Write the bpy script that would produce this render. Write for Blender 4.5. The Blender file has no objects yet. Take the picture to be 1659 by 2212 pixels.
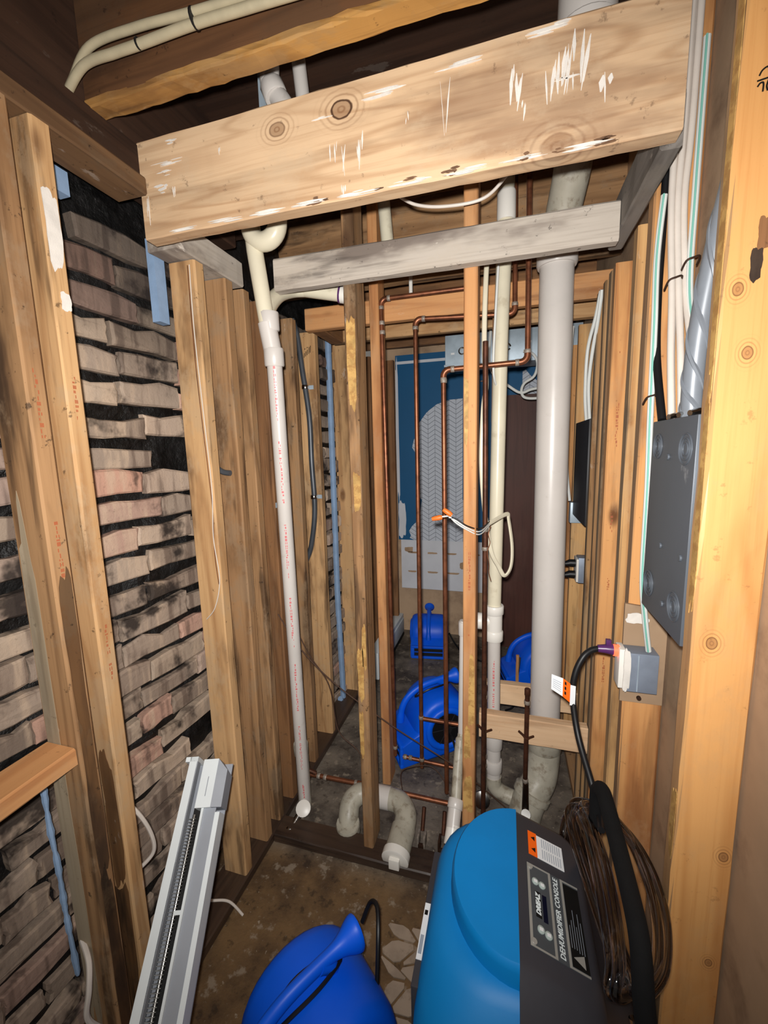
import bpy, bmesh, math, random
from mathutils import Vector, Matrix, noise
random.seed(7)
SC = bpy.context.scene
COL = SC.collection
# ------------------------------------------------------------------ camera
YAW, PIT, ROL = math.radians(16.4), math.radians(8.35), math.radians(1.46)
EYE = Vector((0, 0, 1.5))
fw = Vector((-math.sin(YAW)*math.cos(PIT), math.cos(YAW)*math.cos(PIT), -math.sin(PIT)))
r0 = Vector((math.cos(YAW), math.sin(YAW), 0)); d0 = fw.cross(r0)
rt = r0*math.cos(ROL) + d0*math.sin(ROL); dn = -r0*math.sin(ROL) + d0*math.cos(ROL)
cd = bpy.data.cameras.new('camera'); cam = bpy.data.objects.new('camera', cd); COL.objects.link(cam)
cd.sensor_fit = 'HORIZONTAL'; cd.sensor_width = 36; cd.lens = 36*900/1659; cd.clip_start = .02
cam.matrix_world = Matrix(((rt.x, -dn.x, -fw.x, EYE.x), (rt.y, -dn.y, -fw.y, EYE.y), (rt.z, -dn.z, -fw.z, EYE.z), (0, 0, 0, 1)))
SC.camera = cam
# ------------------------------------------------------------------ world, flash, exposure
W = bpy.data.worlds.new('world'); SC.world = W; W.use_nodes = True
bg = W.node_tree.nodes['Background']; bg.inputs[0].default_value = (1, .92, .82, 1); bg.inputs[1].default_value = .16
ld = bpy.data.lights.new('phone_flash', 'SPOT'); ld.energy = 84; ld.shadow_soft_size = .012
ld.spot_size = math.radians(146); ld.spot_blend = 1.0; ld.color = (1, .975, .94)
ld.use_nodes = True
lt = ld.node_tree; em = lt.nodes['Emission']; fo = lt.nodes.new('ShaderNodeLightFalloff')
fo.inputs['Strength'].default_value = 1.0
mx = lt.nodes.new('ShaderNodeMath'); mx.operation = 'MULTIPLY_ADD'; mx.inputs[1].default_value = .48
m2_ = lt.nodes.new('ShaderNodeMath'); m2_.operation = 'MULTIPLY'; m2_.inputs[1].default_value = .70
lt.links.new(fo.outputs['Linear'], mx.inputs[0]); lt.links.new(fo.outputs['Quadratic'], m2_.inputs[0]); lt.links.new(m2_.outputs[0], mx.inputs[2]); lt.links.new(mx.outputs[0], em.inputs['Strength'])
lo = bpy.data.objects.new('phone_flash', ld); COL.objects.link(lo)
lo.location = EYE - rt*.015 - dn*.035 - fw*.02
lo.rotation_euler = (fw - rt*.02 - dn*.10).to_track_quat('-Z', 'Y').to_euler()
SC.view_settings.view_transform = 'Standard'; SC.view_settings.look = 'None'
SC.view_settings.gamma = 1; SC.view_settings.use_curve_mapping = False
SC.view_settings.exposure = 0.0

# ------------------------------------------------------------------ materials
def S(r, g, b):
    f = lambda c: (c/255/12.92) if c/255 <= .04045 else ((c/255+.055)/1.055)**2.4
    return (f(r), f(g), f(b), 1)
class NT:
    def __init__(s, name):
        s.m = bpy.data.materials.new(name); s.m.use_nodes = True; s.t = s.m.node_tree
        s.b = s.t.nodes['Principled BSDF']
    def n(s, typ, ins=None, **kw):
        x = s.t.nodes.new('ShaderNode'+typ)
        for k, v in kw.items(): setattr(x, k, v)
        for k, v in (ins or {}).items(): s.put(x.inputs[k], v)
        return x
    def put(s, inp, v):
        if hasattr(v, 'is_output'): s.t.links.new(v, inp)
        else: inp.default_value = v
    def math(s, op, a, b=0.0, c=0.0):
        x = s.n('Math', operation=op); s.put(x.inputs[0], a); s.put(x.inputs[1], b); s.put(x.inputs[2], c); return x.outputs[0]
    def mix(s, f, a, b, bt='MIX'):
        x = s.n('Mix', data_type='RGBA', blend_type=bt); s.put(x.inputs[0], f); s.put(x.inputs[6], a); s.put(x.inputs[7], b); return x.outputs[2]
    def ramp(s, f, lo, hi):
        x = s.n('MapRange', {0: f, 1: lo, 2: hi, 3: 0.0, 4: 1.0}); x.interpolation_type = 'SMOOTHSTEP'; return x.outputs[0]
    def co(s, scale=(1, 1, 1), rand=True, obj=True):
        tc = s.n('TexCoord').outputs['Object'] if obj else s.n('NewGeometry').outputs['Position']
        if rand:
            r = s.n('ObjectInfo').outputs['Random']
            cx = s.n('CombineXYZ', {0: s.math('MULTIPLY', r, 37.1), 1: s.math('MULTIPLY', r, 91.7), 2: s.math('MULTIPLY', r, 53.3)})
            tc = s.n('VectorMath', {0: tc, 1: cx.outputs[0]}, operation='ADD').outputs[0]
        return s.n('VectorMath', {0: tc, 1: scale}, operation='MULTIPLY').outputs[0]
    def noise(s, v, scale, detail=3, rough=.55, dist=0):
        return s.n('TexNoise', {'Vector': v, 'Scale': scale, 'Detail': detail, 'Roughness': rough, 'Distortion': dist}).outputs[0]
    def bump(s, h, st=.3, d=.002):
        s.put(s.b.inputs['Normal'], s.n('Bump', {'Height': h, 'Strength': st, 'Distance': d}).outputs[0])
    def fin(s, col, rough=.7, metal=0, spec=.3):
        s.put(s.b.inputs['Base Color'], col); s.put(s.b.inputs['Roughness'], rough); s.put(s.b.inputs['Metallic'], metal)
        s.b.inputs['Specular IOR Level'].default_value = spec
        return s.m
def wood(name, base, dark, axis, stain=(90, 70, 50), st=.3, wh=.0, kn=.6, rough=.72, grain=.5, knots=(), spec=.25, gl=15.0, sk=1.0, side_grey=0):
    w = NT(name)
    ax = lambda k: tuple(k if i == axis else 1 for i in range(3))
    c0 = w.co()
    ml = lambda k: w.n('VectorMath', {0: c0, 1: ax(k)}, operation='MULTIPLY').outputs[0]
    v1 = ml(.07)
    n1 = w.noise(v1, 7, 2, .5, .3)
    rings = w.math('PINGPONG', w.math('MULTIPLY', n1, gl), 1.0)
    rings = w.ramp(rings, .55, 1.0)
    fine = w.noise(ml(.025), 150, 3, .6)
    tone = w.noise(ml(.3), 3.2, 3)
    col = w.mix(w.math('MULTIPLY', rings, grain), S(*base), S(*dark))
    col = w.mix(w.math('MULTIPLY', w.ramp(fine, .45, .8), .45), col, S(*dark))
    col = w.mix(w.math('MULTIPLY', w.ramp(tone, .5, .72), .55), col, S(*dark))
    col = w.mix(w.math('MULTIPLY', w.ramp(tone, .5, .3), .35), col, S(*[min(255, int(q*1.12+8)) for q in base]))
    if kn:
        vv = w.n('TexVoronoi', {'Vector': ml(.45), 'Scale': 5.5, 'Randomness': 1.0}).outputs['Distance']
        k = w.ramp(vv, .13, .05)
        col = w.mix(w.math('MULTIPLY', k, kn), col, S(92, 52, 26))
    for (p, r, rs) in knots:
        tc = w.n('TexCoord').outputs['Object']
        dv = w.n('VectorMath', {0: tc, 1: p}, operation='SUBTRACT').outputs[0]
        dv = w.n('VectorMath', {0: dv, 1: ax(.75)}, operation='MULTIPLY').outputs[0]
        d = w.n('VectorMath', {0: dv}, operation='LENGTH').outputs[1]
        d = w.math('ADD', d, w.math('MULTIPLY', w.math('SUBTRACT', w.noise(c0, 40, 2), .5), r*.35))
        q = w.math('DIVIDE', d, r)
        rr = w.math('MULTIPLY', w.ramp(w.math('PINGPONG', w.math('MULTIPLY', q, 3.2), 1.0), .4, 1), w.ramp(q, 3.2, .9))
        col = w.mix(w.math('MULTIPLY', rr, .55), col, S(120, 78, 48))
        col = w.mix(w.math('MULTIPLY', w.ramp(q, 1.0, .75), .55), col, S(128, 88, 56))
        rim = w.math('MULTIPLY', w.ramp(q, .78, .92), w.ramp(q, 1.12, .98))
        col = w.mix(w.math('MULTIPLY', rim, rs), col, S(62, 36, 22))
    if st:
        s1 = w.noise(ml(.28), 5.0, 5, .62)
        col = w.mix(w.math('MULTIPLY', w.ramp(s1, .52, .68), st), col, S(*stain))
        s4 = w.noise(ml(.10), 16, 4, .6)
        col = w.mix(w.math('MULTIPLY', w.ramp(s4, .55, .66), st*.75*sk), col, S(*[int(q*.72) for q in stain]))
        s5 = w.noise(ml(.6), 9, 6, .7)
        col = w.mix(w.math('MULTIPLY', w.ramp(s5, .5, .62), st*.55), col, S(*[int(q*.55+g_*.45*(sum(base)/480)) for q, g_ in zip(base, (168, 156, 138))]))
        s2 = w.noise(c0, 38, 4, .7)
        col = w.mix(w.math('MULTIPLY', w.ramp(s2, .63, .72), st*.8), col, S(*[int(q*.6) for q in stain]))
    if wh:
        s3 = w.noise(ml(.4), 13, 6, .65)
        col = w.mix(w.math('MULTIPLY', w.ramp(s3, .66, .70), wh), col, S(226, 216, 204))
    if side_grey:  # mixes grey into the faces turned towards -X
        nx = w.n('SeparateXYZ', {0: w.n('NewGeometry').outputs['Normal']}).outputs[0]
        col = w.mix(w.math('MULTIPLY', w.ramp(nx, -.6, -.9), w.math('ADD', .45*side_grey, w.math('MULTIPLY', w.ramp(tone, .35, .6), .5*side_grey))), col, S(122, 108, 90))
    w.bump(w.math('ADD', w.math('MULTIPLY', fine, .6), w.math('MULTIPLY', rings, .4)), .25, .0015)
    return w.fin(col, rough, 0, spec)
def plain(name, c, rough=.5, metal=0, spec=.4, var=.12, sc=12, bumpv=0, dirt=None, dl=(.55, .7)):
    w = NT(name); v = w.co()
    t = w.noise(v, sc, 4)
    col = w.mix(w.math('MULTIPLY', w.ramp(t, .35, .7), var), S(*c), S(*[int(q*.55) for q in c]))
    if dirt:
        col = w.mix(w.math('MULTIPLY', w.ramp(w.noise(v, sc*1.7, 5, .65), dl[0], dl[1]), dirt[1]), col, S(*dirt[0]))
    if bumpv: w.bump(w.noise(v, sc*12, 2), bumpv, .001)
    return w.fin(col, rough, metal, spec)

LB, LD = (198, 158, 112), (150, 106, 66)
M = {}
for a, nm in enumerate('xyz'):
    M['stud_'+nm] = wood('stud wood '+nm, LB, LD, a, (104, 76, 52), .85, .25, .75)
    M['dirty_'+nm] = wood('stained stud wood '+nm, (164, 126, 88), (106, 74, 48), a, (78, 58, 42), .95, .3, .6)
    M['orange_'+nm] = wood('orange stud wood '+nm, (200, 146, 96), (162, 102, 60), a, (128, 82, 54), .45, .15, .8)
    M['bright_'+nm] = wood('bright fir '+nm, (228, 192, 146), (202, 150, 98), a, (186, 122, 78), .4, .12, .95, .38)
    M['stain_'+nm] = wood('water stain '+nm, (112, 80, 50), (74, 50, 32), a, (58, 42, 30), .9, .15, 0)
    M['greyed_'+nm] = wood('greyed wood '+nm, (170, 154, 130), (136, 118, 94), a, (120, 104, 84), .5, .1, 0)
    M['brown_'+nm] = wood('brown framing '+nm, (138, 98, 64), (88, 58, 37), a, (70, 50, 38), .5, .05, .4)
    M['grey_'+nm] = wood('whitewashed wood '+nm, (186, 176, 164), (142, 130, 118), a, (112, 100, 92), .9, .75, 0, .85, .25)
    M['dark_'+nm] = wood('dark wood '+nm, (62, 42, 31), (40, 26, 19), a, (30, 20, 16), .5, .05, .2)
    M['wet_'+nm] = wood('wet black wood '+nm, (74, 56, 44), (44, 32, 26), a, (28, 22, 20), .7, .15, 0, .45, .4, (), .5)
M['greyd_y'] = wood('dirty grey header', (132, 126, 120), (96, 90, 84), 1, (70, 64, 60), .8, .3, 0)
M['pale_x'] = wood('pale new lumber', (226, 190, 152), (196, 152, 112), 0, (170, 128, 96), .3, .05, .7)
M['dirtyplate_y'] = wood('dirty brown plate', (112, 84, 58), (74, 52, 36), 1, (52, 38, 30), .9, .2, .3)
M['joist_x'] = wood('brown joist', (98, 66, 42), (62, 40, 26), 0, (46, 30, 22), .7, .05, .4)
M['ochre_x'] = wood('ochre joist edge', (176, 130, 70), (120, 82, 42), 0, (110, 76, 46), .8, .1, .5)
M['beam'] = wood('front beam wood', (210, 178, 142), (164, 124, 88), 0, (120, 88, 68), .55, .3, 0, .75, .5,
                 (((-.1975, -.019, .166), .014, .35), ((-.0465, -.019, .171), .017, .9), ((.376, -.019, .014), .022, .05)), .25, 30.0, .45)
SK = tuple((p_, r_, .5) for p_, r_ in (((-.026, -.019, 1.719), .007), ((-.007, -.019, 1.629), .007), ((-.017, -.019, 1.175), .008), ((.03, -.019, .785), .007), ((.024, -.019, .562), .006)))
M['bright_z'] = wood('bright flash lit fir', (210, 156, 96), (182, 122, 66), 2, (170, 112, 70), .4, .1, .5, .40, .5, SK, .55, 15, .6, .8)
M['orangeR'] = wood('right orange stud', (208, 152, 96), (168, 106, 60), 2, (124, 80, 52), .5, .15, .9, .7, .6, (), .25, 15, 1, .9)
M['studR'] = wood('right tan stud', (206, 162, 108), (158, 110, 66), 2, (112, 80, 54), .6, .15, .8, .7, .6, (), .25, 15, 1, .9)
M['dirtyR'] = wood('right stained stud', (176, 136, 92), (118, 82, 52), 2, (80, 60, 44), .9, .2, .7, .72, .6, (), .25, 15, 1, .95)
M['adh'] = plain('yellow glue residue', (206, 164, 98), .6, 0, .3, .5, 25, .3, ((160, 116, 66), .7), (.45, .6))
M['plaster'] = plain('white plaster smear', (226, 220, 212), .8, 0, .2, .2, 30, .3)
M['pvc'] = plain('pvc grey white', (206, 200, 194), .32, 0, .45, .08, 8, 0, ((150, 132, 112), .25), (.6, .75))
M['pvc_cream'] = plain('pvc cream old', (220, 212, 188), .3, 0, .45, .12, 8, 0, ((150, 130, 100), .3), (.58, .72))
M['pvc_dirty'] = plain('pvc dirty', (180, 174, 158), .4, 0, .4, .3, 14, 0, ((112, 96, 76), .6), (.5, .66))
M['pvc_white'] = plain('pvc white fitting', (232, 228, 220), .35, 0, .45, .05, 8)
M['copper'] = plain('aged copper', (150, 94, 66), .42, .7, .5, .6, 18, 0, ((92, 56, 40), .7), (.5, .7))
M['copper_dark'] = plain('dark copper', (104, 64, 46), .5, .6, .5, .6, 18, 0, ((60, 40, 32), .7), (.45, .65))
M['solder'] = plain('solder', (158, 146, 134), .55, .3, .5, .6, 60, .4)
M['chrome'] = plain('chrome', (200, 198, 194), .2, 1, .5, .2, 20)
M['galv'] = plain('galvanised sheet', (186, 202, 214), .5, .35, .5, .35, 9)
M['greymetal'] = plain('grey painted steel', (92, 98, 106), .42, .2, .5, .12, 4, 0, ((168, 170, 172), .5), (.72, .78))
M['greybox'] = plain('grey blue steel', (142, 152, 168), .5, .3, .4, .25, 14)
M['blackmetal'] = plain('black steel', (38, 38, 40), .5, .2, .4, .3, 10)
M['black'] = plain('black rubber', (20, 20, 22), .45, 0, .4, .2, 20)
M['foam'] = plain('black foam', (16, 16, 17), .9, 0, .2, .3, 60, .3)
M['fanblue'] = plain('blue moulded plastic', (0, 92, 232), .45, 0, .4, .15, 6, .1)
M['teal'] = plain('sky blue moulded plastic', (0, 124, 196), .5, 0, .35, .12, 6, .12)
M['char'] = plain('charcoal moulded plastic', (58, 58, 64), .42, 0, .4, .2, 6, .15)
M['charlabel'] = plain('console dark grey', (74, 78, 82), .4, 0, .4, .15, 10)
M['silver'] = plain('console silver line', (158, 156, 150), .4, .1, .4, .15, 10)
M['btn'] = plain('button pale', (168, 182, 178), .4, 0, .4, .1, 10)
M['lcd'] = plain('lcd dark', (14, 18, 38), .15, 0, .5, .05, 10)
M['ink_w'] = plain('white ink', (226, 236, 238), .5, 0, .3, .02, 10)
M['ink_k'] = plain('black ink', (18, 18, 18), .5, 0, .3, .02, 10)
M['ink_g'] = plain('grey ink', (150, 158, 170), .5, 0, .3, .02, 10)
M['orange'] = plain('orange label', (250, 104, 20), .5, 0, .3, .05, 10)
M['paper'] = plain('white label', (228, 230, 232), .5, 0, .3, .05, 10)
M['hwhite'] = plain('white heater paint', (222, 228, 230), .4, 0, .4, .06, 9)
M['hgrey'] = plain('grey heater panel', (150, 154, 162), .5, 0, .4, .12, 9, .15)
M['hdark'] = plain('dark inside', (30, 28, 28), .6, .2, .4, .3, 10)
M['fin'] = plain('aluminium fins', (190, 190, 188), .3, .8, .5, .5, 60)
M['blueins'] = plain('pale blue foam', (138, 164, 196), .7, 0, .2, .2, 18, .3)
M['romex'] = plain('off white cable', (214, 204, 194), .45, 0, .4, .1, 20)
M['beige'] = plain('beige old cable', (178, 166, 138), .5, 0, .35, .2, 20)
M['romexg'] = plain('white cable sheath', (222, 224, 220), .45, 0, .4, .08, 20)
M['stripe'] = plain('green stripe', (130, 190, 176), .5, 0, .3, .05, 20)
M['staple'] = plain('rusty staple', (66, 44, 32), .6, .5, .4, .3, 30)
M['tape'] = plain('grey wrapped conduit', (128, 134, 142), .38, .1, .45, .3, 14)
M['bx'] = plain('dark armoured cable', (84, 88, 94), .38, .3, .5, .3, 14)
M['thinwire'] = plain('brown wire', (84, 62, 50), .5, .2, .4, .2, 30)
M['paint_blue'] = plain('dark blue wall paint', (10, 82, 126), .6, 0, .3, .08, 5, .15)
M['drywall'] = plain('bare drywall', (206, 208, 214), .85, 0, .2, .12, 5, .1, ((150, 140, 120), .3), (.66, .72))
M['tan'] = plain('tan drywall paper', (174, 146, 118), .85, 0, .2, .3, 4, .1, ((120, 96, 76), .5), (.5, .75))
M['tan_dark'] = plain('brown drywall paper', (184, 156, 128), .85, 0, .2, .3, 4, .1, ((104, 80, 64), .6), (.45, .75))
M['door'] = wood('dark stained door', (84, 52, 44), (54, 32, 28), 2, (104, 72, 62), .4, 0, 0, .55, .3)
M['purple'] = plain('purple plug', (84, 44, 96), .3, 0, .45, .2, 20)
M['nut'] = plain('orange wire nut', (236, 118, 44), .45, 0, .4, .1, 20)
M['tar'] = NT('black tar mortar')
w = M['tar']; v = w.co((1, 1, 1), False, False); t = w.noise(v, 30, 5, .65)
c = w.mix(w.ramp(t, .45, .75), S(9, 8, 8), S(30, 28, 28)); w.bump(t, .8, .012)
M['tar'] = w.fin(c, w.math('ADD', w.math('MULTIPLY', w.noise(v, 9, 3), .8), .15), 0, .4)
w = NT('brick'); p = w.co((1, 1, 1), False, False); o = w.co()
rnd = w.n('ObjectInfo').outputs['Random']
cr = w.n('ValToRGB', {0: rnd}); e = cr.color_ramp.elements
e[0].position = 0; e[0].color = S(140, 122, 108); e[1].position = 1; e[1].color = S(190, 148, 128)
for q, k in ((.25, (166, 148, 132)), (.45, (124, 108, 96)), (.65, (184, 164, 144)), (.85, (158, 136, 124))):
    x = e.new(q); x.color = S(*k)
stv = w.noise(w.n('VectorMath', {0: p, 1: (1, 1, .12)}, operation='MULTIPLY').outputs[0], 24, 3)
c = w.mix(w.math('MULTIPLY', w.ramp(stv, .52, .66), .55), cr.outputs[0], S(196, 172, 148))
c = w.mix(w.math('MULTIPLY', w.ramp(stv, .48, .34), .6), c, S(84, 68, 60))
soot = w.noise(p, 5, 5, .6)
c = w.mix(w.math('MULTIPLY', w.ramp(soot, .54, .64), .92), c, S(40, 34, 32))
hz = w.n('SeparateXYZ', {0: p}).outputs[2]
c = w.mix(w.math('MULTIPLY', w.ramp(w.math('ADD', hz, w.math('MULTIPLY', soot, .5)), 1.85, 2.25), .7), c, S(44, 38, 36))
g = w.noise(o, 70, 4, .7); c = w.mix(w.math('MULTIPLY', w.ramp(g, .6, .75), .4), c, S(52, 44, 40))
w.bump(w.math('ADD', g, soot), .5, .004); M['brick'] = w.fin(c, .85, 0, .2)
w = NT('stained concrete'); p = w.co((1, 1, 1), False, False); y = w.n('SeparateXYZ', {0: p}).outputs[1]
n1 = w.noise(p, 4.5, 6, .62); n2 = w.noise(p, 17, 5, .65); n3 = w.noise(p, 60, 3, .6)
fr = w.mix(w.ramp(n1, .35, .65), S(122, 96, 66), S(76, 58, 42))
bk = w.mix(w.ramp(n1, .35, .65), S(122, 112, 100), S(70, 62, 56))
c = w.mix(w.ramp(y, 1.15, 1.3), fr, bk)
c = w.mix(w.math('MULTIPLY', w.ramp(n2, .56, .66), .6), c, S(160, 146, 128))
c = w.mix(w.math('MULTIPLY', w.ramp(n2, .44, .34), .6), c, S(44, 36, 30))
c = w.mix(w.math('MULTIPLY', w.ramp(n3, .66, .74), .5), c, S(190, 178, 160))
w.bump(w.math('ADD', n2, n3), .5, .004)
M['concrete'] = w.fin(c, w.math('ADD', w.math('MULTIPLY', n1, .6), .25), 0, .4)
M['stone'] = plain('worn vinyl stone', (168, 150, 132), .6, 0, .3, .35, 14, .15, ((110, 92, 74), .5), (.55, .7))
# chevron wallpaper
w = NT('chevron wallpaper'); sp = w.n('SeparateXYZ', {0: w.co((1, 1, 1), False, True)})
u = w.math('DIVIDE', sp.outputs[0], .052); v = w.math('DIVIDE', sp.outputs[2], .034)
tri = w.math('PINGPONG', u, 1.0)
d = w.math('ABSOLUTE', w.math('SUBTRACT', w.math('FRACT', w.math('ADD', v, w.math('MULTIPLY', tri, -1.0))), .5))
l1 = w.ramp(d, .42, .46)
l2 = w.ramp(w.math('ABSOLUTE', w.math('SUBTRACT', w.math('FRACT', u), .5)), .465, .485)
c = w.mix(w.math('MULTIPLY', w.math('MAXIMUM', l1, l2), .8), S(190, 196, 206), S(84, 88, 98))
M['chevron'] = w.fin(c, .7, 0, .2)
w = NT('clear vinyl'); w.b.inputs['Base Color'].default_value = (.50, .49, .53, 1); w.b.inputs['Roughness'].default_value = .04
w.b.inputs['Transmission Weight'].default_value = 1.0; w.b.inputs['IOR'].default_value = 1.18; w.b.inputs['Coat Weight'].default_value = 1.0; w.b.inputs['Coat Roughness'].default_value = .05; M['vinyl'] = w.m
w = NT('lit plug'); w.b.inputs['Base Color'].default_value = S(255, 60, 40); w.b.inputs['Emission Color'].default_value = (1, .12, .05, 1)
w.b.inputs['Emission Strength'].default_value = 2.2; M['glow'] = w.m

# ------------------------------------------------------------------ helpers
WL = {}
def tag(o, label=None, cat=None, group=None, kind=None):
    if label: o['label'] = label
    if cat: o['category'] = cat
    if group: o['group'] = group
    if kind: o['kind'] = kind
    return o
def thing(name, label, cat, loc, group=None):
    o = bpy.data.objects.new(name, None); o.empty_display_size = .05; COL.objects.link(o); o.location = loc; WL[o] = Vector(loc)
    return tag(o, label, cat, group)
def mk(name, V, F, mat, parent=None, smooth=False, base=None):
    V = [Vector(v) for v in V]
    if base is None:
        lo_ = [min(v[i] for v in V) for i in range(3)]; hi_ = [max(v[i] for v in V) for i in range(3)]
        base = ((lo_[0]+hi_[0])/2, (lo_[1]+hi_[1])/2, lo_[2])
    base = Vector(base)
    me = bpy.data.meshes.new(name); me.from_pydata([v-base for v in V], [], F); me.validate()
    bm = bmesh.new(); bm.from_mesh(me); bmesh.ops.recalc_face_normals(bm, faces=bm.faces); bm.to_mesh(me); bm.free()
    if smooth:
        for p_ in me.polygons: p_.use_smooth = True
        me.set_sharp_from_angle(angle=math.radians(40))
    me.materials.append(M[mat] if isinstance(mat, str) else mat)
    o = bpy.data.objects.new(name, me); COL.objects.link(o); WL[o] = base
    if parent: o.parent = parent; o.location = base - WL[parent]
    else: o.location = base
    return o
def box_vf(x0, x1, y0, y1, z0, z1):
    V = [(x, y, z) for z in (z0, z1) for y in (y0, y1) for x in (x0, x1)]
    return V, [(0, 2, 3, 1), (4, 5, 7, 6), (0, 1, 5, 4), (2, 6, 7, 3), (0, 4, 6, 2), (1, 3, 7, 5)]
def box(name, b, mat, parent=None, bev=0):
    V, F = box_vf(*b)
    o = mk(name, V, F, mat, parent)
    if bev:
        bm = bmesh.new(); bm.from_mesh(o.data)
        bmesh.ops.bevel(bm, geom=bm.edges[:], offset=bev, segments=2, affect='EDGES', profile=.6); bm.to_mesh(o.data); bm.free()
        for p_ in o.data.polygons: p_.use_smooth = True
        o.data.set_sharp_from_angle(angle=math.radians(35))
    return o
def join(lst):
    V, F = [], []
    for v, f in lst:
        n = len(V); V += list(v); F += [tuple(i+n for i in q) for q in f]
    return V, F
def board(name, label, b, axis, mat, cat='stud', group=None, parent=None, ch=.004, jit=.0012, n=9, lean=(0, 0)):
    lo_ = [b[0], b[2], b[4]]; hi_ = [b[1], b[3], b[5]]
    A = [i for i in range(3) if i != axis]; rg = random.Random(name+str(b))
    V, F = [], []
    for k in range(n+1):
        t = k/n; z = lo_[axis]+(hi_[axis]-lo_[axis])*t
        u0, u1, v0, v1 = lo_[A[0]], hi_[A[0]], lo_[A[1]], hi_[A[1]]
        c = ch
        for (u, v) in ((u0+c, v0), (u1-c, v0), (u1, v0+c), (u1, v1-c), (u1-c, v1), (u0+c, v1), (u0, v1-c), (u0, v0+c)):
            p_ = [0, 0, 0]; p_[axis] = z
            p_[A[0]] = u+rg.uniform(-jit, jit)*.6+lean[0]*t; p_[A[1]] = v+rg.uniform(-jit, jit)*.6+lean[1]*t; V.append(p_)
    for k in range(n):
        for j in range(8):
            a, c2 = k*8+j, k*8+(j+1) % 8
            F.append((a, c2, c2+8, a+8))
    F.append(tuple(range(7, -1, -1))); F.append(tuple(n*8+j for j in range(8)))
    o = mk(name, V, F, mat, parent)
    if label: tag(o, label, cat, group)
    return o
def spl(P, n=8, closed=False):
    P = [Vector(p_) for p_ in P]; out = []; m = len(P)
    for i in range(m if closed else m-1):
        g = (lambda k: P[k % m]) if closed else (lambda k: P[max(0, min(m-1, k))])
        a, b, c, d = g(i-1), g(i), g(i+1), g(i+2)
        for k in range(n):
            t = k/n
            out.append(.5*((2*b)+(c-a)*t+(2*a-5*b+4*c-d)*t*t+(3*b-a-3*c+d)*t**3))
    if not closed: out.append(P[-1])
    return out
def tube_vf(P, r, seg=10, closed=False, flat=None):
    P = [Vector(p_) for p_ in P]; m = len(P); V, F = [], []
    R = r if isinstance(r, (list, tuple)) else [r]*m
    T = []
    for i in range(m):
        if closed: d = P[(i+1) % m]-P[i-1]
        else: d = P[min(m-1, i+1)]-P[max(0, i-1)]
        T.append(d.normalized() if d.length > 1e-9 else Vector((0, 0, 1)))
    up = Vector((0, 0, 1)) if abs(T[0].z) < .9 else Vector((1, 0, 0))
    N = (up-T[0]*up.dot(T[0])).normalized()
    for i in range(m):
        N = (N-T[i]*N.dot(T[i])).normalized(); B = T[i].cross(N)
        for j in range(seg):
            a = 2*math.pi*j/seg
            V.append(P[i]+(N*math.cos(a)+B*math.sin(a)*(flat or 1))*R[i])
    for i in range(m if closed else m-1):
        for j in range(seg):
            a, b = i*seg+j, i*seg+(j+1) % seg; i2 = (i+1) % m
            F.append((a, b, i2*seg+(j+1) % seg, i2*seg+j))
    if not closed:
        F.append(tuple(range(seg-1, -1, -1))); F.append(tuple((m-1)*seg+j for j in range(seg)))
    return V, F
def tube(name, P, r, mat, parent=None, seg=10, closed=False, flat=None):
    V, F = tube_vf(P, r, seg, closed, flat)
    return mk(name, V, F, mat, parent, True)
def collar(name, c, d, r, L, mat, parent=None, seg=20, ch=.15):
    c = Vector(c); d = Vector(d).normalized(); h = L/2
    P = [c-d*h, c-d*(h*(1-ch)), c+d*(h*(1-ch)), c+d*h]
    return tube(name, P, [r*.94, r, r, r*.94], mat, parent, seg)
def arc(c, u, v, r, a0, a1, n=10):
    c, u, v = Vector(c), Vector(u), Vector(v)
    return [c+u*(r*math.cos(math.radians(a0+(a1-a0)*k/n)))+v*(r*math.sin(math.radians(a0+(a1-a0)*k/n))) for k in range(n+1)]
def prism(name, pts, n, th, mat, parent=None, smooth=False):
    n = Vector(n).normalized()*th; P = [Vector(p_) for p_ in pts]; k = len(P)
    V = P+[p_+n for p_ in P]; F = [tuple(range(k-1, -1, -1)), tuple(range(k, 2*k))]+[(i, (i+1) % k, k+(i+1) % k, k+i) for i in range(k)]
    return mk(name, V, F, mat, parent, smooth)
def text_mesh(name, s, size, mat, parent, org, u, v, shear=0.0, width=None, ex=.0004, bold=.0):
    cu = bpy.data.curves.new(name, 'FONT'); cu.body = s; cu.size = size; cu.shear = shear; cu.extrude = ex; cu.offset = bold
    cu.align_x = 'CENTER'; cu.align_y = 'CENTER'; cu.resolution_u = 2
    ob = bpy.data.objects.new(name, cu); COL.objects.link(ob)
    dg = bpy.context.evaluated_depsgraph_get(); me = bpy.data.meshes.new_from_object(ob.evaluated_get(dg))
    bpy.data.objects.remove(ob); bpy.data.curves.remove(cu)
    u, v, org = Vector(u).normalized(), Vector(v).normalized(), Vector(org); n = u.cross(v)
    xs = [q.co.x for q in me.vertices]; k = (width/(max(xs)-min(xs))) if width else 1
    V = [org+u*(q.co.x*k)+v*q.co.y+n*q.co.z for q in me.vertices]; F = [tuple(p_.vertices) for p_ in me.polygons]
    bpy.data.meshes.remove(me)
    return mk(name, V, F, mat, parent)
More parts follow.
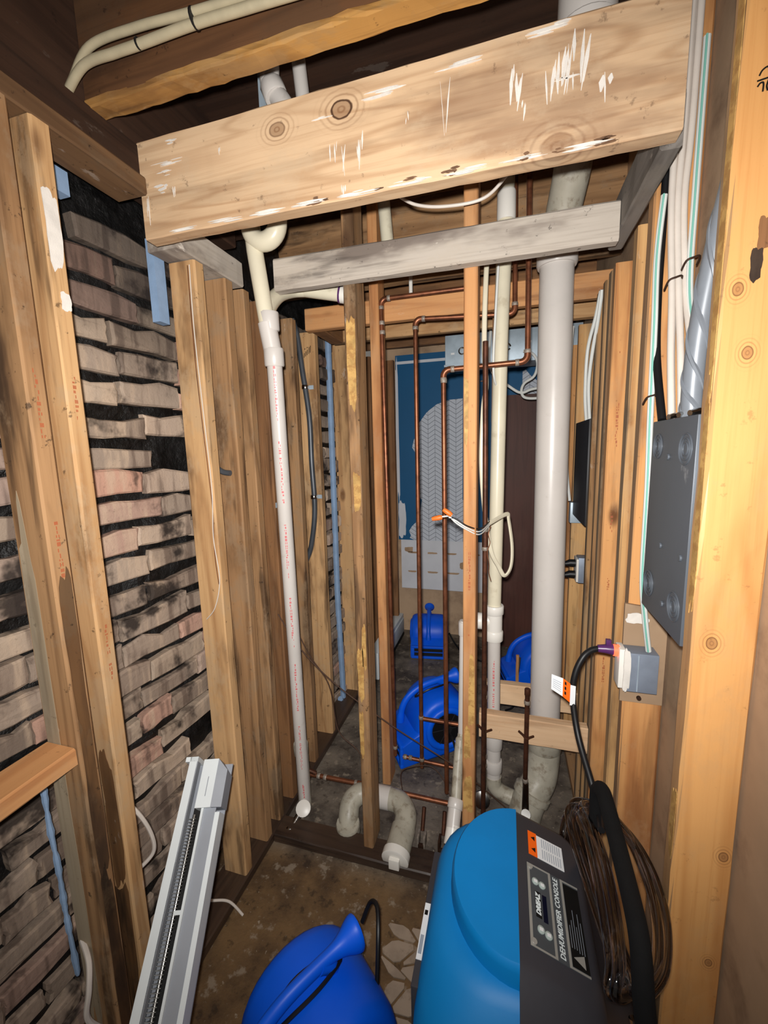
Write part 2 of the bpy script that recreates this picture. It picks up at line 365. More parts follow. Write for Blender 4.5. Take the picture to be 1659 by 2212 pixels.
def smear(name, face, rect, mat, parent, seedn, th=.0015):
    # ragged thin patch on a plane: face = ('x'|'y', position, outward sign); rect = (a0,a1,z0,z1)
    rg = random.Random(seedn); ax, pos, sg = face; a0, a1, z0, z1 = rect; pts = []
    N = 34; ph_ = [rg.uniform(0, 6.28) for _ in range(3)]
    for k in range(N):
        t = 2*math.pi*k/N; ca, sa = math.cos(t), math.sin(t)
        sq = max(abs(ca), abs(sa))**.75; j = .88+.07*math.sin(3*t+ph_[0])+.04*math.sin(7*t+ph_[1])+.02*math.sin(13*t+ph_[2])+rg.uniform(-.015, .015)
        a = (a0+a1)/2+(a1-a0)/2*ca/sq*j; z = (z0+z1)/2+(z1-z0)/2*sa/sq*j
        pts.append((pos, a, z) if ax == 'x' else (a, pos, z))
    n = (sg, 0, 0) if ax == 'x' else (0, sg, 0)
    return prism(name, pts, n, th, mat, parent)
def scratch(rect, y, mat, parent, seedn, n=5):
    # a few slender paint slivers on a face that looks towards -Y
    rg_ = random.Random(seedn); a0, a1, z0, z1 = rect; vs = []; tall = (z1-z0) > (a1-a0)
    for k in range(n):
        if tall:
            L = (z1-z0)*rg_.uniform(.25, .8); c = rg_.uniform(z0+L/2, z1-L/2); a = rg_.uniform(a0, a1); wd = max(.0006, (a1-a0)*rg_.uniform(.04, .13)); sl = rg_.uniform(-.1, .15)*L
            q = [(a-wd*.2, c-L/2), (a+wd*.3, c-L/2), (a+wd+sl*.5, c), (a+wd*.3+sl, c+L/2), (a-wd*.1+sl, c+L/2), (a-wd+sl*.5, c+L*.1)]
        else:
            L = (a1-a0)*rg_.uniform(.25, .8); c = rg_.uniform(a0+L/2, a1-L/2); z = rg_.uniform(z0, z1); wd = max(.0006, (z1-z0)*rg_.uniform(.05, .2))
            q = [(c-L/2, z), (c-L*.2, z-wd), (c+L*.3, z-wd*.6), (c+L/2, z+wd*.1), (c+L*.2, z+wd), (c-L*.3, z+wd*.7)]
        m = len(q); th_ = .0006+.00035*k; V = [(x, y, zz) for x, zz in q]+[(x, y-th_, zz) for x, zz in q]
        vs.append((V, [tuple(range(m)), tuple(range(2*m-1, m-1, -1))]+[(i, (i+1) % m, m+(i+1) % m, m+i) for i in range(m)]))
    return mk('paint_streak', *join(vs), mat, parent)
def dashes(name, A, B, face, r, mat, parent, seedn, cover=.6):
    # printed marks along a pipe or stud: tiny raised dashes on the side that faces `face`
    A, B, fc = Vector(A), Vector(B), Vector(face).normalized(); d = (B-A).normalized(); fc = (fc-d*fc.dot(d)).normalized(); s_ = d.cross(fc)
    rg_ = random.Random(seedn); L = (B-A).length; t = .01; vs = []
    while t < L-.02:
        l = rg_.uniform(.003, .009)
        if math.sin(t*23+seedn) > .9-2*cover:
            for q in (-1, 0, 1):
                if rg_.random() < .62:
                    o = A+d*t+fc*(r+.0002)+s_*(q*.0024); w_ = .0009
                    P = [o-s_*w_, o+s_*w_, o+s_*w_+d*l, o-s_*w_+d*l]; V = P+[p_-fc*.001 for p_ in P]
                    vs.append((V, [(0, 1, 2, 3), (7, 6, 5, 4), (0, 4, 5, 1), (1, 5, 6, 2), (2, 6, 7, 3), (3, 7, 4, 0)]))
        t += l+rg_.uniform(.0015, .005)
    return tag(mk(name, *join(vs), mat, parent), None, None, None, 'stuff')
M['redink'] = plain('red ink', (214, 84, 92), .5, 0, .3, .02, 10); M['redmark'] = plain('red stamp ink', (168, 92, 60), .6, 0, .3, .1, 10)
M['dirt'] = plain('dark dirt', (122, 92, 70), .9, 0, .2, .6, 40, .4)
#PART2
# ------------------------------------------------------------------ setting
fl = box('floor', (-1.35, 1.0, -.45, 4.2, -.06, 0), 'concrete'); tag(fl, 'stained concrete floor slab', None, None, 'structure')
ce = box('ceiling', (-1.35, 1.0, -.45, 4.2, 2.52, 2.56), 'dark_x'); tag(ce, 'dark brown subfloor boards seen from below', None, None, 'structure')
# irregular stone shapes left in the old vinyl
rg = random.Random(5); gx, gy = {}, {}
for i in range(-1, 9):
    for j in range(-1, 17):
        gx[i, j] = (-.335+i*.062+(j % 2)*.03+rg.uniform(-.017, .017), .34+j*.054+rg.uniform(-.016, .016))
for i in range(0, 7):
    for j in range(0, 15):
        q = [gx[i, j], gx[i+1, j], gx[i+1, j+1], gx[i, j+1]]
        cx_ = sum(a for a, b in q)/4; cy_ = sum(b for a, b in q)/4
        if cy_ > 1.10 or cx_ < -.305 or rg.random() < .06: continue
        P_ = []
        for k in range(4):
            a, b = q[k], q[(k+1) % 4]
            for t in ((.18, .82)):
                x_, y_ = a[0]+(b[0]-a[0])*t, a[1]+(b[1]-a[1])*t
                P_.append((cx_+(x_-cx_)*.86, cy_+(y_-cy_)*.86, .0003))
        prism('floor_stone', P_, (0, 0, 1), .0035, 'stone', fl)
# brick wall on the left
A4 = math.radians(4); BD = Vector((math.sin(A4), math.cos(A4), 0)); BN = Vector((math.cos(A4), -math.sin(A4), 0)); BP = Vector((-1.02, 1.0, 0))
bp = lambda s, z, d: BP+BD*s+BN*d+Vector((0, 0, z))
V, F = [], []; nu, nv = 70, 66
for i in range(nu+1):
    for j in range(nv+1):
        s_, z_ = -1.4+2.75*i/nu, 2.52*j/nv
        V.append(bp(s_, z_, -.022+.016*noise.noise(Vector((s_*9, z_*14, 1.7)))+.008*noise.noise(Vector((s_*31, z_*37, 4.1)))))
for i in range(nu):
    for j in range(nv): a = i*(nv+1)+j; F.append((a, a+1, a+nv+2, a+nv+1))
n0 = len(V); V += [bp(-1.4, 0, -.12), bp(1.35, 0, -.12), bp(1.35, 2.52, -.12), bp(-1.4, 2.52, -.12)]
F.append((n0, n0+1, n0+2, n0+3))
wl = mk('wall_left', V, F, 'tar'); tag(wl, 'rough brick wall with black tar joints behind the left studs', None, None, 'structure')
for r in range(26):
    z0 = .02+r*.081; s_ = -.66+rg.uniform(-.1, .0)
    while s_ < 1.28:
        L = rg.choice((.20, .21, .19, .205, .10, .23))+rg.uniform(-.015, .015); h = .056+rg.uniform(-.005, .007); gap = rg.uniform(.001, .009)
        if rg.random() < .03: s_ += L; continue
        out = []
        zz = z0+rg.uniform(-.006, .006)+.006*math.sin(s_*5+r)
        for k in range(12):
            side, t = k//3, (k % 3)/3
            if side == 0: a, b = t*L, 0
            elif side == 1: a, b = L, t*h
            elif side == 2: a, b = L-t*L, h
            else: a, b = 0, h-t*h
            jj = .005 if (side == 0 or side == 2) else .003
            if side == 2 and rg.random() < .25: jj = .009
            out.append((a+rg.uniform(-.004, .004), b+rg.uniform(-jj, jj)*(1.8 if side == 2 else .8)))
        d = rg.uniform(-.006, .012); V = []
        for (a, b) in out: V.append(bp(s_+a, zz+b, -.045))
        for (a, b) in out: V.append(bp(s_+a, zz+b, d-.005+rg.uniform(-.002, .002)))
        for (a, b) in out: V.append(bp(s_+L/2+(a-L/2)*(1-.012/L), zz+h/2+(b-h/2)*.84, d+rg.uniform(-.002, .002)))
        F = [(i+m*12, (i+1) % 12+m*12, (i+1) % 12+12+m*12, i+12+m*12) for m in (0, 1) for i in range(12)]+[tuple(range(24, 36))]
        mk('brick', V, F, 'brick', wl)
        s_ += L+gap
tag(box('wall_right', (.392, .405, -.45, 4.2, 0, 2.52), 'tan_dark'), 'brown paper backing board behind the right studs', None, None, 'structure')
wb = box('wall_back', (-.81, .41, 3.15, 3.165, .80, 2.2), 'paint_blue'); tag(wb, 'dark blue painted back wall with torn wallpaper', None, None, 'structure')
box('drywall_strip', (-.79, .41, 3.146, 3.163, .405, .80), 'drywall', wb)['label'] = 'bare white drywall strip'
rg2 = random.Random(9)
for zc in (.70, .545):
    for k in range(4):
        x_ = -.74+k*.155; smear('screw_patch', ('y', 3.146, -1), (x_, x_+.075+rg2.uniform(0, .03), zc-.008, zc+.008), 'tan', wb, int(zc*100)+k, .0015)
smear('screw_patch', ('y', 3.146, -1), (-.765, -.69, .70, .745), 'tan', wb, 77, .0015)
smear('screw_patch', ('y', 3.146, -1), (-.33, -.30, .58, .64), 'tan', wb, 78, .0015)
tag(box('wall_far', (-1.0, .41, 3.25, 3.27, 0, 2.52), 'tan_dark'), 'brown paper backing below the blue wall', None, None, 'structure')
wp = [(-.31, 1.862), (-.40, 1.858), (-.45, 1.845), (-.50, 1.83), (-.545, 1.80), (-.58, 1.77), (-.635, 1.70), (-.64, 1.62), (-.675, 1.58), (-.69, 1.52), (-.66, 1.47), (-.65, 1.40),
      (-.668, 1.36), (-.655, 1.28), (-.66, 1.22), (-.65, 1.15), (-.62, 1.12), (-.63, 1.04), (-.66, 1.0), (-.66, .95), (-.70, .91), (-.725, .87), (-.71, .835), (-.72, .815), (-.68, .80), (-.20, .80), (-.20, 1.10), (-.31, 1.12)]
prism('wallpaper', [(a, 3.15, b) for a, b in wp], (0, -1, 0), .0015, 'chevron', wb)['label'] = 'torn grey chevron wallpaper'
prism('wallpaper', [(a, 3.15, b) for a, b in ((.10, 1.86), (.30, 1.86), (.30, 1.93), (.2, 1.95), (.16, 1.98), (.12, 2.03), (.10, 2.02))], (0, -1, 0), .0015, 'chevron', wb)
box('drywall_edge', (-.805, -.36, 3.145, 3.149, 2.135, 2.155), 'drywall', wb)
smear('drywall_edge', ('y', 3.15, -1), (-.81, -.745, .80, 1.12), 'drywall', wb, 4, .002)
smear('drywall_edge', ('y', 3.15, -1), (-.815, -.79, 1.05, 2.2), 'drywall', wb, 5, .002)
d1 = box('door_1', (-.10, .40, 3.10, 3.14, .01, 1.86), 'door'); tag(d1, 'dark brown stained flush door at the end of the room', None, None, 'structure')
# ------------------------------------------------------------------ framing, left
GL = 'studs of the left wall'
def LS(y0, y1, mat, label, z1=2.045, x0=-.94, x1=-.85, **k): return board('stud', label, (x0, x1, y0, y1, .038, z1), 2, mat, 'stud', GL, **k)
board('bottom_plate', 'wet black bottom plate along the foot of the left brick wall', (-.955, -.845, .1, 2.6, 0, .037), 1, 'wet_y', 'plate')
sa = LS(.577, .615, 'dirty_z', 'nearest left stud, with a grey face, at the left picture edge', 2.13)
sb = LS(.650, .688, 'stud_z', 'left stud second from the camera, with a white plaster smear at its top', 2.13)
smear('plaster_smear', ('x', -.85, 1), (.652, .684, 1.86, 2.02), 'plaster', sb, 3)
smear('plaster_smear', ('x', -.85, 1), (.664, .686, 1.79, 1.83), 'plaster', sb, 4)
s2 = LS(1.064, 1.104, 'stud_z', 'free standing left stud with thin white wire stapled down its face')
tube('bell_wire', spl([(-.862, 1.058, 2.03), (-.866, 1.06, 1.85), (-.858, 1.06, 1.6), (-.852, 1.06, 1.40), (-.86, 1.058, 1.25), (-.85, 1.058, 1.12), (-.868, 1.05, 1.03), (-.905, 1.05, .985)]), .0014, 'romex', s2, 6)
tube('bell_wire', spl([(-.87, 1.06, 2.03), (-.872, 1.06, 1.8), (-.866, 1.06, 1.6), (-.856, 1.06, 1.35), (-.862, 1.06, 1.2), (-.856, 1.06, 1.1)]), .0012, 'copper', s2, 6)
LS(1.198, 1.238, 'dirty_z', 'water stained left stud just behind the free standing one')
LS(1.292, 1.330, 'dirty_z', 'cement speckled left stud beside the thin white drain pipe')
LS(1.405, 1.445, 'brown_z', 'brown left stud directly behind the thin white drain pipe')
LS(1.62, 1.66, 'dirty_z', 'nail-holed left stud right of the thin white drain pipe')
s7 = LS(1.83, 1.87, 'stud_z', 'left stud carrying the grey conduit straps')
LS(2.24, 2.28, 'stud_z', 'left stud right of the tall blue foam strip', 2.1)
LS(2.65, 2.69, 'brown_z', 'dark left stud near the back room corner', 2.1)
LS(3.05, 3.09, 'brown_z', 'far left stud beside the blue wall edge', 2.15, -.9, -.80)
board('blocking', 'short horizontal block nailed to the nearest left stud', (-.94, -.855, .12, .575, .86, .90), 1, 'orange_y', 'block')
board('top_plate', 'brown near top plate over the left studs', (-.945, -.852, -.3, .918, 2.132, 2.172), 1, 'dirtyplate_y', 'plate')
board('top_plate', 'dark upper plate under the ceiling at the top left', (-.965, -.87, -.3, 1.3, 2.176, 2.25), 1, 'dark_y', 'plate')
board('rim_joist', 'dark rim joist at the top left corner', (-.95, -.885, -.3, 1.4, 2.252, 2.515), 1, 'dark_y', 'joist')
board('top_plate', 'whitewashed grey plate left of the white pipe trap', (-.945, -.845, 1.0, 1.29, 2.048, 2.125), 1, 'grey_y', 'plate')
# blue foam
tag(box('foam_strip', (-.985, -.955, .66, .80, 2.085, 2.135), 'blueins'), 'pale blue foam board above the bricks at top left', 'insulation')
tag(box('foam_strip', (-.975, -.95, 1.025, 1.062, 1.88, 2.10), 'blueins'), 'pale blue foam strip left of the free standing stud top', 'insulation')
tag(box('foam_strip', (-.972, -.95, 1.17, 1.195, 1.86, 2.10), 'blueins'), 'pale blue foam strip right of the free standing stud top', 'insulation')
tag(tube('foam_strip', spl([(-.928, 2.17, 2.09), (-.926, 2.16, 1.6), (-.924, 2.15, 1.1), (-.922, 2.14, .64), (-.92, 2.155, .06), (-.925, 2.12, .045)]), .017, 'blueins', None, 8), 'long pale blue foam strip between two far left studs', 'insulation')
V, F = tube_vf(spl([(-.945, .560, .80), (-.95, .563, .7), (-.947, .565, .6), (-.948, .566, .5), (-.945, .566, .42), (-.946, .57, .3)]), [.0055+.0012*math.sin(i*.9)+.0008*math.sin(i*2.3) for i in range(41)], 7)
tag(mk('foam_bead', V, F, 'blueins', None, True), 'thin blue foam bead beside the nearest left stud', 'insulation')
# ------------------------------------------------------------------ big beams and partition
bm_ = board('ceiling_beam', 'wide paint-streaked wooden beam across the top of the opening', (-.872, .283, .92, .958, 2.035, 2.253), 0, 'beam', 'beam', None, None, .003, .0015, 24)
for k, (a0, a1, z0, z1, n) in enumerate(((.055, .075, 2.12, 2.19, 5), (.075, .10, 2.10, 2.21, 7), (.10, .125, 2.13, 2.235, 6), (.07, .12, 2.155, 2.16, 3), (-.005, .02, 2.12, 2.2, 5), (.015, .03, 2.10, 2.14, 3),
        (-.130, -.118, 2.10, 2.22, 2), (-.205, -.195, 2.13, 2.17, 2), (-.345, -.335, 2.07, 2.17, 2), (-.37, -.355, 2.1, 2.15, 3), (-.31, -.295, 2.08, 2.16, 4), (-.79, -.75, 2.228, 2.24, 5), (-.84, -.74, 2.185, 2.195, 6), (-.83, -.77, 2.165, 2.175, 5),
        (-.835, -.79, 2.13, 2.15, 5), (-.785, -.77, 2.11, 2.15, 4), (-.86, -.85, 2.06, 2.14, 4), (-.66, -.64, 2.17, 2.2, 2), (-.30, -.20, 2.205, 2.22, 6), (-.15, -.05, 2.222, 2.232, 7), (.02, .11, 2.235, 2.248, 7), (.15, .19, 2.10, 2.16, 3), (-.42, -.36, 2.19, 2.2, 3), (-.35, -.33, 2.04, 2.07, 3))):
    scratch((a0, a1, z0, z1), .92, 'plaster', bm_, 50+k, n)
for k in range(9): scratch((-.80+k*.11, -.70+k*.11, 2.036, 2.045), .92, 'plaster', bm_, 90+k, 6)
for k in range(12):
    q = rg.uniform(-.45, .26); scratch((q, q+rg.uniform(.015, .05), 2.037, 2.037+rg.uniform(.006, .02)), .92, 'dirt', bm_, 190+k, 4)
board('soffit_beam', 'whitewashed grey beam across the middle of the partition', (-.70, .258, 1.235, 1.273, 2.0, 2.093), 0, 'grey_x', 'beam', None, None, .005, .0015, 16)
board('soffit_beam', 'dirty grey header board above the right studs', (.260, .297, .962, 1.37, 2.03, 2.125), 1, 'greyd_y', 'beam')
board('floor_sill', 'wet dark sill across the floor under the partition studs', (-.843, .36, 1.235, 1.326, 0, .037), 0, 'wet_x', 'plate', None, None, .004, .002, 16)
m1 = board('stud', 'partition stud with yellow glue stains standing left of the middle', (-.489, -.450, 1.276, 1.365, .038, 2.45), 2, 'dirty_z', 'stud')
for k, (z0, z1, a, b) in enumerate(((1.62, 1.93, .1, .95), (1.30, 1.44, .25, .98), (.62, .84, .05, .7), (.40, .60, .05, .5), (.74, .92, .55, .98))):
    smear('glue_stain', ('y', 1.276, -1), (-.489+.039*a, -.489+.039*b, z0, z1), 'adh', m1, 20+k, .0014)
m2 = board('stud', 'bright partition stud in the centre between the copper pipes', (-.124, -.084, 1.276, 1.365, .038, 2.45), 2, 'orange_z', 'stud')
for k, (z0, z1, a, b) in enumerate(((.58, .86, .45, .98), (.47, .60, .1, .7), (.27, .42, .05, .9), (1.50, 1.72, .05, .4))):
    smear('glue_stain', ('y', 1.276, -1), (-.124+.04*a, -.124+.04*b, z0, z1), 'adh', m2, 40+k, .0014)
board('stud', 'orange rear partition stud beside the first copper pipe', (-.517, -.479, 1.62, 1.709, .0, 2.45), 2, 'orange_z', 'stud')
board('header', 'orange double header high behind the soffit, upper board', (-.84, .39, 1.725, 1.763, 2.02, 2.11), 0, 'orange_x', 'beam')
board('header', 'lower brown header further back over the back room', (-.84, .39, 2.02, 2.06, 2.035, 2.125), 0, 'stud_x', 'beam')
board('header', 'short brown return block joining the two rear headers at left', (-.845, -.78, 1.77, 2.015, 2.03, 2.12), 1, 'brown_y', 'block')
board('stud', 'short dark trimmer hanging right of the centre stud', (-.058, -.030, 1.72, 1.75, 1.60, 2.018), 2, 'brown_z', 'stud')
for j, (y_, z0, m_, lb) in enumerate(((.80, 2.252, 'joist_x', 'yellow edged ceiling joist nearest the camera'), (1.80, 2.19, 'dirty_x', 'brown ceiling joist behind the grey soffit above the rear headers'), (2.30, 2.2, 'brown_x', 'dark ceiling joist over the back room'), (2.9, 2.2, 'brown_x', 'farthest ceiling joist before the blue wall'))):
    jo = board('ceiling_joist', lb, (-.882 if j == 0 else -1.0, .7 if j else .39, y_, y_+.04, z0, 2.515), 0, m_, 'joist', None, None, .004, .0025, 20)
    if j == 0: board('edge_strip', None, (-.88, .39, .7985, .8415, 2.2455, 2.262), 0, 'ochre_x', None, None, jo, .003, .003, 40)
# ------------------------------------------------------------------ framing, right
GR = 'studs of the right wall'
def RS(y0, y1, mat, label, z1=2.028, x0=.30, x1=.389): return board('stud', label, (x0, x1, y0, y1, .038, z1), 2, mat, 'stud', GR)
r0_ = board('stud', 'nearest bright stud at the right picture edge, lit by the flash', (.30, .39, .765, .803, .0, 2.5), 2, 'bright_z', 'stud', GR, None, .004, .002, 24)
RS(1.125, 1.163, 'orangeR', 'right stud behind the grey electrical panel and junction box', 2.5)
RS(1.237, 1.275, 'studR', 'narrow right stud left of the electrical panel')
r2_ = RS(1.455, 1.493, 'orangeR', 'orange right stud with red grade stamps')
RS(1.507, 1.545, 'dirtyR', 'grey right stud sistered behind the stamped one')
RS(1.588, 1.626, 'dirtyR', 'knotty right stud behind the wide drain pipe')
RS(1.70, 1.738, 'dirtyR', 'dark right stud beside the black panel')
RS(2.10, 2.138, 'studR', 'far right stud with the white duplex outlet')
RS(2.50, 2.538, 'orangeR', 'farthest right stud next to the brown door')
board('bottom_plate', 'bottom plate under the right hand studs', (.30, .39, .5, 3.1, 0, .037), 1, 'dirty_y', 'plate')
b1 = board('blocking', 'pale horizontal block holding the two capped copper stubs', (-.083, .297, 1.50, 1.538, .40, .50), 0, 'pale_x', 'block', None, None, .003)
board('blocking', 'pale horizontal block behind the wide drain pipe', (-.083, .30, 1.75, 1.788, .39, .485), 0, 'pale_x', 'block', None, None, .003)
bk = prism('backing_plate', [(.29, 1.115, .85), (.385, 1.115, .85), (.385, 1.115, 1.04), (.375, 1.115, 1.10), (.29, 1.115, 1.11)], (0, 1, 0), .009, 'tan'); tag(bk, 'tan board behind the junction box', 'board')
for k, (z0, z1) in enumerate(((.04, .62), (.55, 1.02), (.9, 1.30))): smear('water_stain', ('x', -.85, 1), (.581, .611, z0, z1), 'stain_z', sa, 60+k, .0008+.0003*k)
for k, (z0, z1, x0) in enumerate(((.04, .5, -.925), (.45, .85, -.90))): smear('water_stain', ('y', .65, -1), (x0, -.856, z0, z1), 'stain_z', sb, 70+k, .0008+.0003*k)
smear('grey_stain', ('y', .577, -1), (-.94, -.895, .05, 1.45), 'greyed_z', sa, 33, .0008)
for o_, f_, A_, B_, sd in ((r2_, (0, -1, 0), (.325, 1.455, .7), (.325, 1.455, 1.8), 7), (m2, (0, -1, 0), (-.104, 1.276, .9), (-.104, 1.276, 1.2), 9), (sb, (1, 0, 0), (-.85, .67, .85), (-.85, .67, 1.75), 3), (sa, (1, 0, 0), (-.85, .596, 1.2), (-.85, .596, 1.7), 5)): dashes('grade_stamp', A_, B_, f_, .0, 'redmark', o_, sd, .40)
for k, (z0, z1) in enumerate(((1.55, 2.2), (1.2, 1.6), (.75, .9))): smear('bark_edge', ('x', .30, -1), (.768, .790, z0, z1), 'adh', r0_, 80+k, .0012)
smear('bark_hole', ('y', .765, -1), (.336, .352, 1.765, 1.815), 'brown_z', r0_, 90, .0008); smear('bark_hole', ('y', .765, -1), (.330, .346, 1.725, 1.775), 'wet_z', r0_, 91, .0009)
for P_ in ([(.321, .7645, 1.990), (.324, .7645, 1.996), (.330, .7645, 1.999), (.332, .7645, 1.992)], [(.319, .7645, 1.984), (.334, .7645, 1.986)], [(.320, .7645, 1.977), (.323, .7645, 1.981), (.3265, .7645, 1.980), (.3265, .7645, 1.970)], [(.332, .7645, 1.983), (.3305, .7645, 1.976), (.332, .7645, 1.970)]):
    tube('ink_stamp', spl(P_, 4), .0011, 'ink_k', r0_, 6)
for k, (a_, z_, l_) in enumerate(((-.905, 1.935, .02), (-.897, 1.94, .022), (-.889, 1.945, .024), (-.880, 1.95, .03), (-.873, 1.955, .03), (-.900, 1.97, .006), (-.888, 1.975, .006))):
    tube('ink_stamp', [(a_, 1.8297, z_), (a_+.003, 1.8297, z_+l_)], .0016, 'ink_k', s7, 6)
#PART3
# ------------------------------------------------------------------ drain pipes
t = thing('drain_pipe', 'thin white drain pipe with red print running floor to trap at left', 'pipe', (-.785, 1.39, .038))
A_, B_ = Vector((-.785, 1.385, .04)), Vector((-.708, 1.222, 1.80))
lower = tube('pipe', [A_, B_], .024, 'pvc', t, 20); dashes('red_print', A_+(B_-A_)*.03, B_, (.42, -.9, 0), .024, 'redink', lower, 2, .8)
collar('coupling', B_+Vector((.0, 0, .0)), B_-A_, .031, .055, 'pvc', t); collar('coupling', (-.712, 1.212, 1.905), B_-A_, .031, .055, 'pvc', t)
tube('pipe', [B_, (-.716, 1.206, 1.90)], .028, 'pvc', t, 20)
tube('pipe', [(-.716, 1.206, 1.90), (-.735, 1.195, 2.10), (-.75, 1.195, 2.30)], .0245, 'pvc_cream', t, 18)
tube('wye_branch', spl([(-.72, 1.21, 1.93), (-.725, 1.26, 1.98), (-.72, 1.31, 2.02), (-.70, 1.36, 2.045), (-.66, 1.385, 2.05)], 6), .024, 'pvc_cream', t, 16)
tube('branch_arm', [(-.67, 1.38, 2.05), (-.53, 1.40, 2.022)], .024, 'pvc_cream', t, 16)
tube('branch_end', [(-.545, 1.398, 2.025), (-.50, 1.404, 2.015)], .0275, 'pvc_white', t, 16); tube('primer_ring', [(-.549, 1.3975, 2.0258), (-.543, 1.3985, 2.0246)], .028, 'purple', t, 16)
tube('trap', arc((-.694, 1.185, 2.165), (1, 0, 0), (0, 0, 1), .046, 180, 360, 16)+[(-.648, 1.185, 2.24)], .027, 'pvc_cream', t, 18)
tube('trap', [(-.74, 1.185, 2.165), (-.74, 1.185, 2.25)], .027, 'pvc_cream', t, 18)
collar('coupling', (-.79, 1.388, .30), B_-A_, .03, .05, 'pvc_dirty', t)
tube('pipe', [(-.785, 1.387, .038), (-.787, 1.388, .29)], .0265, 'pvc_dirty', t, 18)
t = thing('drain_pipe', 'cream drain pipe with a side tee right of the centre stud', 'pipe', (-.03, 1.59, .12))
tube('pipe', [(-.012, 1.59, 2.40), (-.025, 1.59, 1.9), (-.035, 1.59, .88)], .0255, 'pvc_cream', t, 20)
collar('coupling', (-.013, 1.59, 2.30), (0, 0, 1), .031, .09, 'pvc_white', t)
lp = tube('pipe', [(-.035, 1.59, .88), (-.030, 1.59, .30)], .0245, 'pvc', t, 20); dashes('red_print', (-.034, 1.59, .76), (-.031, 1.59, .36), (0, -1, 0), .0245, 'redink', lp, 4, .8)
tube('tee', [(-.035, 1.59, .79), (-.035, 1.59, .89)], .0315, 'pvc_white', t, 20)
collar('tee', (-.035, 1.59, .885), (0, 0, 1), .036, .035, 'pvc_white', t); collar('tee', (-.035, 1.59, .78), (0, 0, 1), .035, .04, 'pvc_white', t)
tube('tee_branch', [(-.035, 1.59, .84), (-.095, 1.585, .835)], .027, 'pvc_white', t, 18); collar('tee_branch', (-.09, 1.585, .835), (1, 0, 0), .032, .035, 'pvc_white', t)
tube('pipe', [(-.03, 1.59, .34), (-.028, 1.59, .14)], .028, 'pvc', t, 18)
collar('coupling', (-.029, 1.59, .33), (0, 0, 1), .034, .06, 'pvc', t); collar('coupling', (-.029, 1.59, .22), (0, 0, 1), .034, .05, 'pvc', t)
tube('elbow', spl([(-.028, 1.59, .17), (-.022, 1.588, .125), (.02, 1.584, .10), (.10, 1.575, .085)], 6), .031, 'pvc_dirty', t, 18)
t = thing('drain_stack', 'wide grey white drain stack right of centre, floor to ceiling', 'pipe', (.16, 1.64, 0))
tube('pipe', [(.165, 1.635, .33), (.16, 1.635, 1.2), (.155, 1.635, 2.12)], .056, 'pvc', t, 36)
collar('hub', (.155, 1.635, 2.15), (0, 0, 1), .066, .09, 'pvc', t, 36)
tube('pipe', spl([(.155, 1.635, 2.15), (.165, 1.60, 2.25), (.18, 1.53, 2.34), (.185, 1.48, 2.42), (.185, 1.46, 2.515)], 5), .055, 'pvc_dirty', t, 28)
collar('hub', (.165, 1.635, .345), (0, 0, 1), .066, .09, 'pvc_dirty', t, 32)
tube('elbow', spl([(.165, 1.635, .34), (.163, 1.63, .26), (.15, 1.60, .19), (.12, 1.57, .14), (.095, 1.55, .07), (.09, 1.545, .002)], 6), .062, 'pvc_dirty', t, 28)
collar('hub', (.12, 1.57, .14), (.4, .3, .9), .07, .03, 'pvc_dirty', t, 28)
t = thing('floor_trap', 'grey floor drain trap with a square plugged cleanout lying by the sill', 'pipe', (-.47, 1.42, 0))
tube('elbow', spl([(-.575, 1.345, .003), (-.58, 1.36, .05), (-.585, 1.40, .085), (-.56, 1.435, .10), (-.52, 1.445, .10)], 6), .041, 'pvc_dirty', t, 20)
collar('hub', (-.575, 1.343, .03), (0, -.2, 1), .047, .055, 'pvc_dirty', t)
tube('pipe', [(-.525, 1.445, .10), (-.43, 1.445, .10)], .043, 'pvc', t, 20)
tube('elbow', spl([(-.43, 1.445, .10), (-.385, 1.435, .10), (-.355, 1.40, .092), (-.35, 1.36, .08), (-.352, 1.30, .066)], 6), .042, 'pvc_dirty', t, 20)
tube('pipe', [(-.352, 1.35, .075), (-.356, 1.262, .058)], .046, 'pvc_dirty', t, 20)
cp_ = collar('cleanout_plug', (-.357, 1.252, .056), (.04, 1, .2), .050, .03, 'pvc_white', t)
box('plug_nut', (-.376, -.338, 1.220, 1.242, .034, .072), 'pvc_white', cp_, .003)
t = thing('drain_pipe', 'small grey open ended pipe leaning left of the centre stud', 'pipe', (-.15, 1.20, .28))
tube('pipe', [(-.137, 1.42, .90), (-.143, 1.42, .44)], .0115, 'pvc', t, 14); collar('coupling', (-.137, 1.42, .87), (0, 0, 1), .016, .05, 'pvc', t, 14)
tube('pipe', spl([(-.143, 1.42, .46), (-.145, 1.40, .43), (-.147, 1.36, .38), (-.146, 1.28, .30)], 5), [.0125]*3+[.018]*13, 'pvc_dirty', t, 16)
tube('pipe', [(-.147, 1.285, .305), (-.150, 1.225, .252)], .0225, 'pvc', t, 18)
collar('coupling', (-.147, 1.275, .298), (-.08, -.75, -.62), .026, .03, 'pvc', t, 18)
V, F = [], []; dd = Vector((-.08, -.72, -.66)).normalized(); o_ = Vector((-.149, 1.232, .258)); u_ = dd.cross(Vector((0, 0, 1))).normalized(); w_ = dd.cross(u_)
ring = lambda q, r: [q+u_*(r*math.cos(a*.3142))+w_*(r*math.sin(a*.3142)) for a in range(20)]
V = ring(o_, .0225)+ring(o_+dd*.055, .0225)+ring(o_+dd*.055, .0195)+ring(o_+dd*.005, .019)
F = [(k*20+i, k*20+(i+1) % 20, k*20+20+(i+1) % 20, k*20+20+i) for k in range(3) for i in range(20)]+[tuple(range(60, 80))]
mk('open_end', V, F, 'pvc_white', t, True)
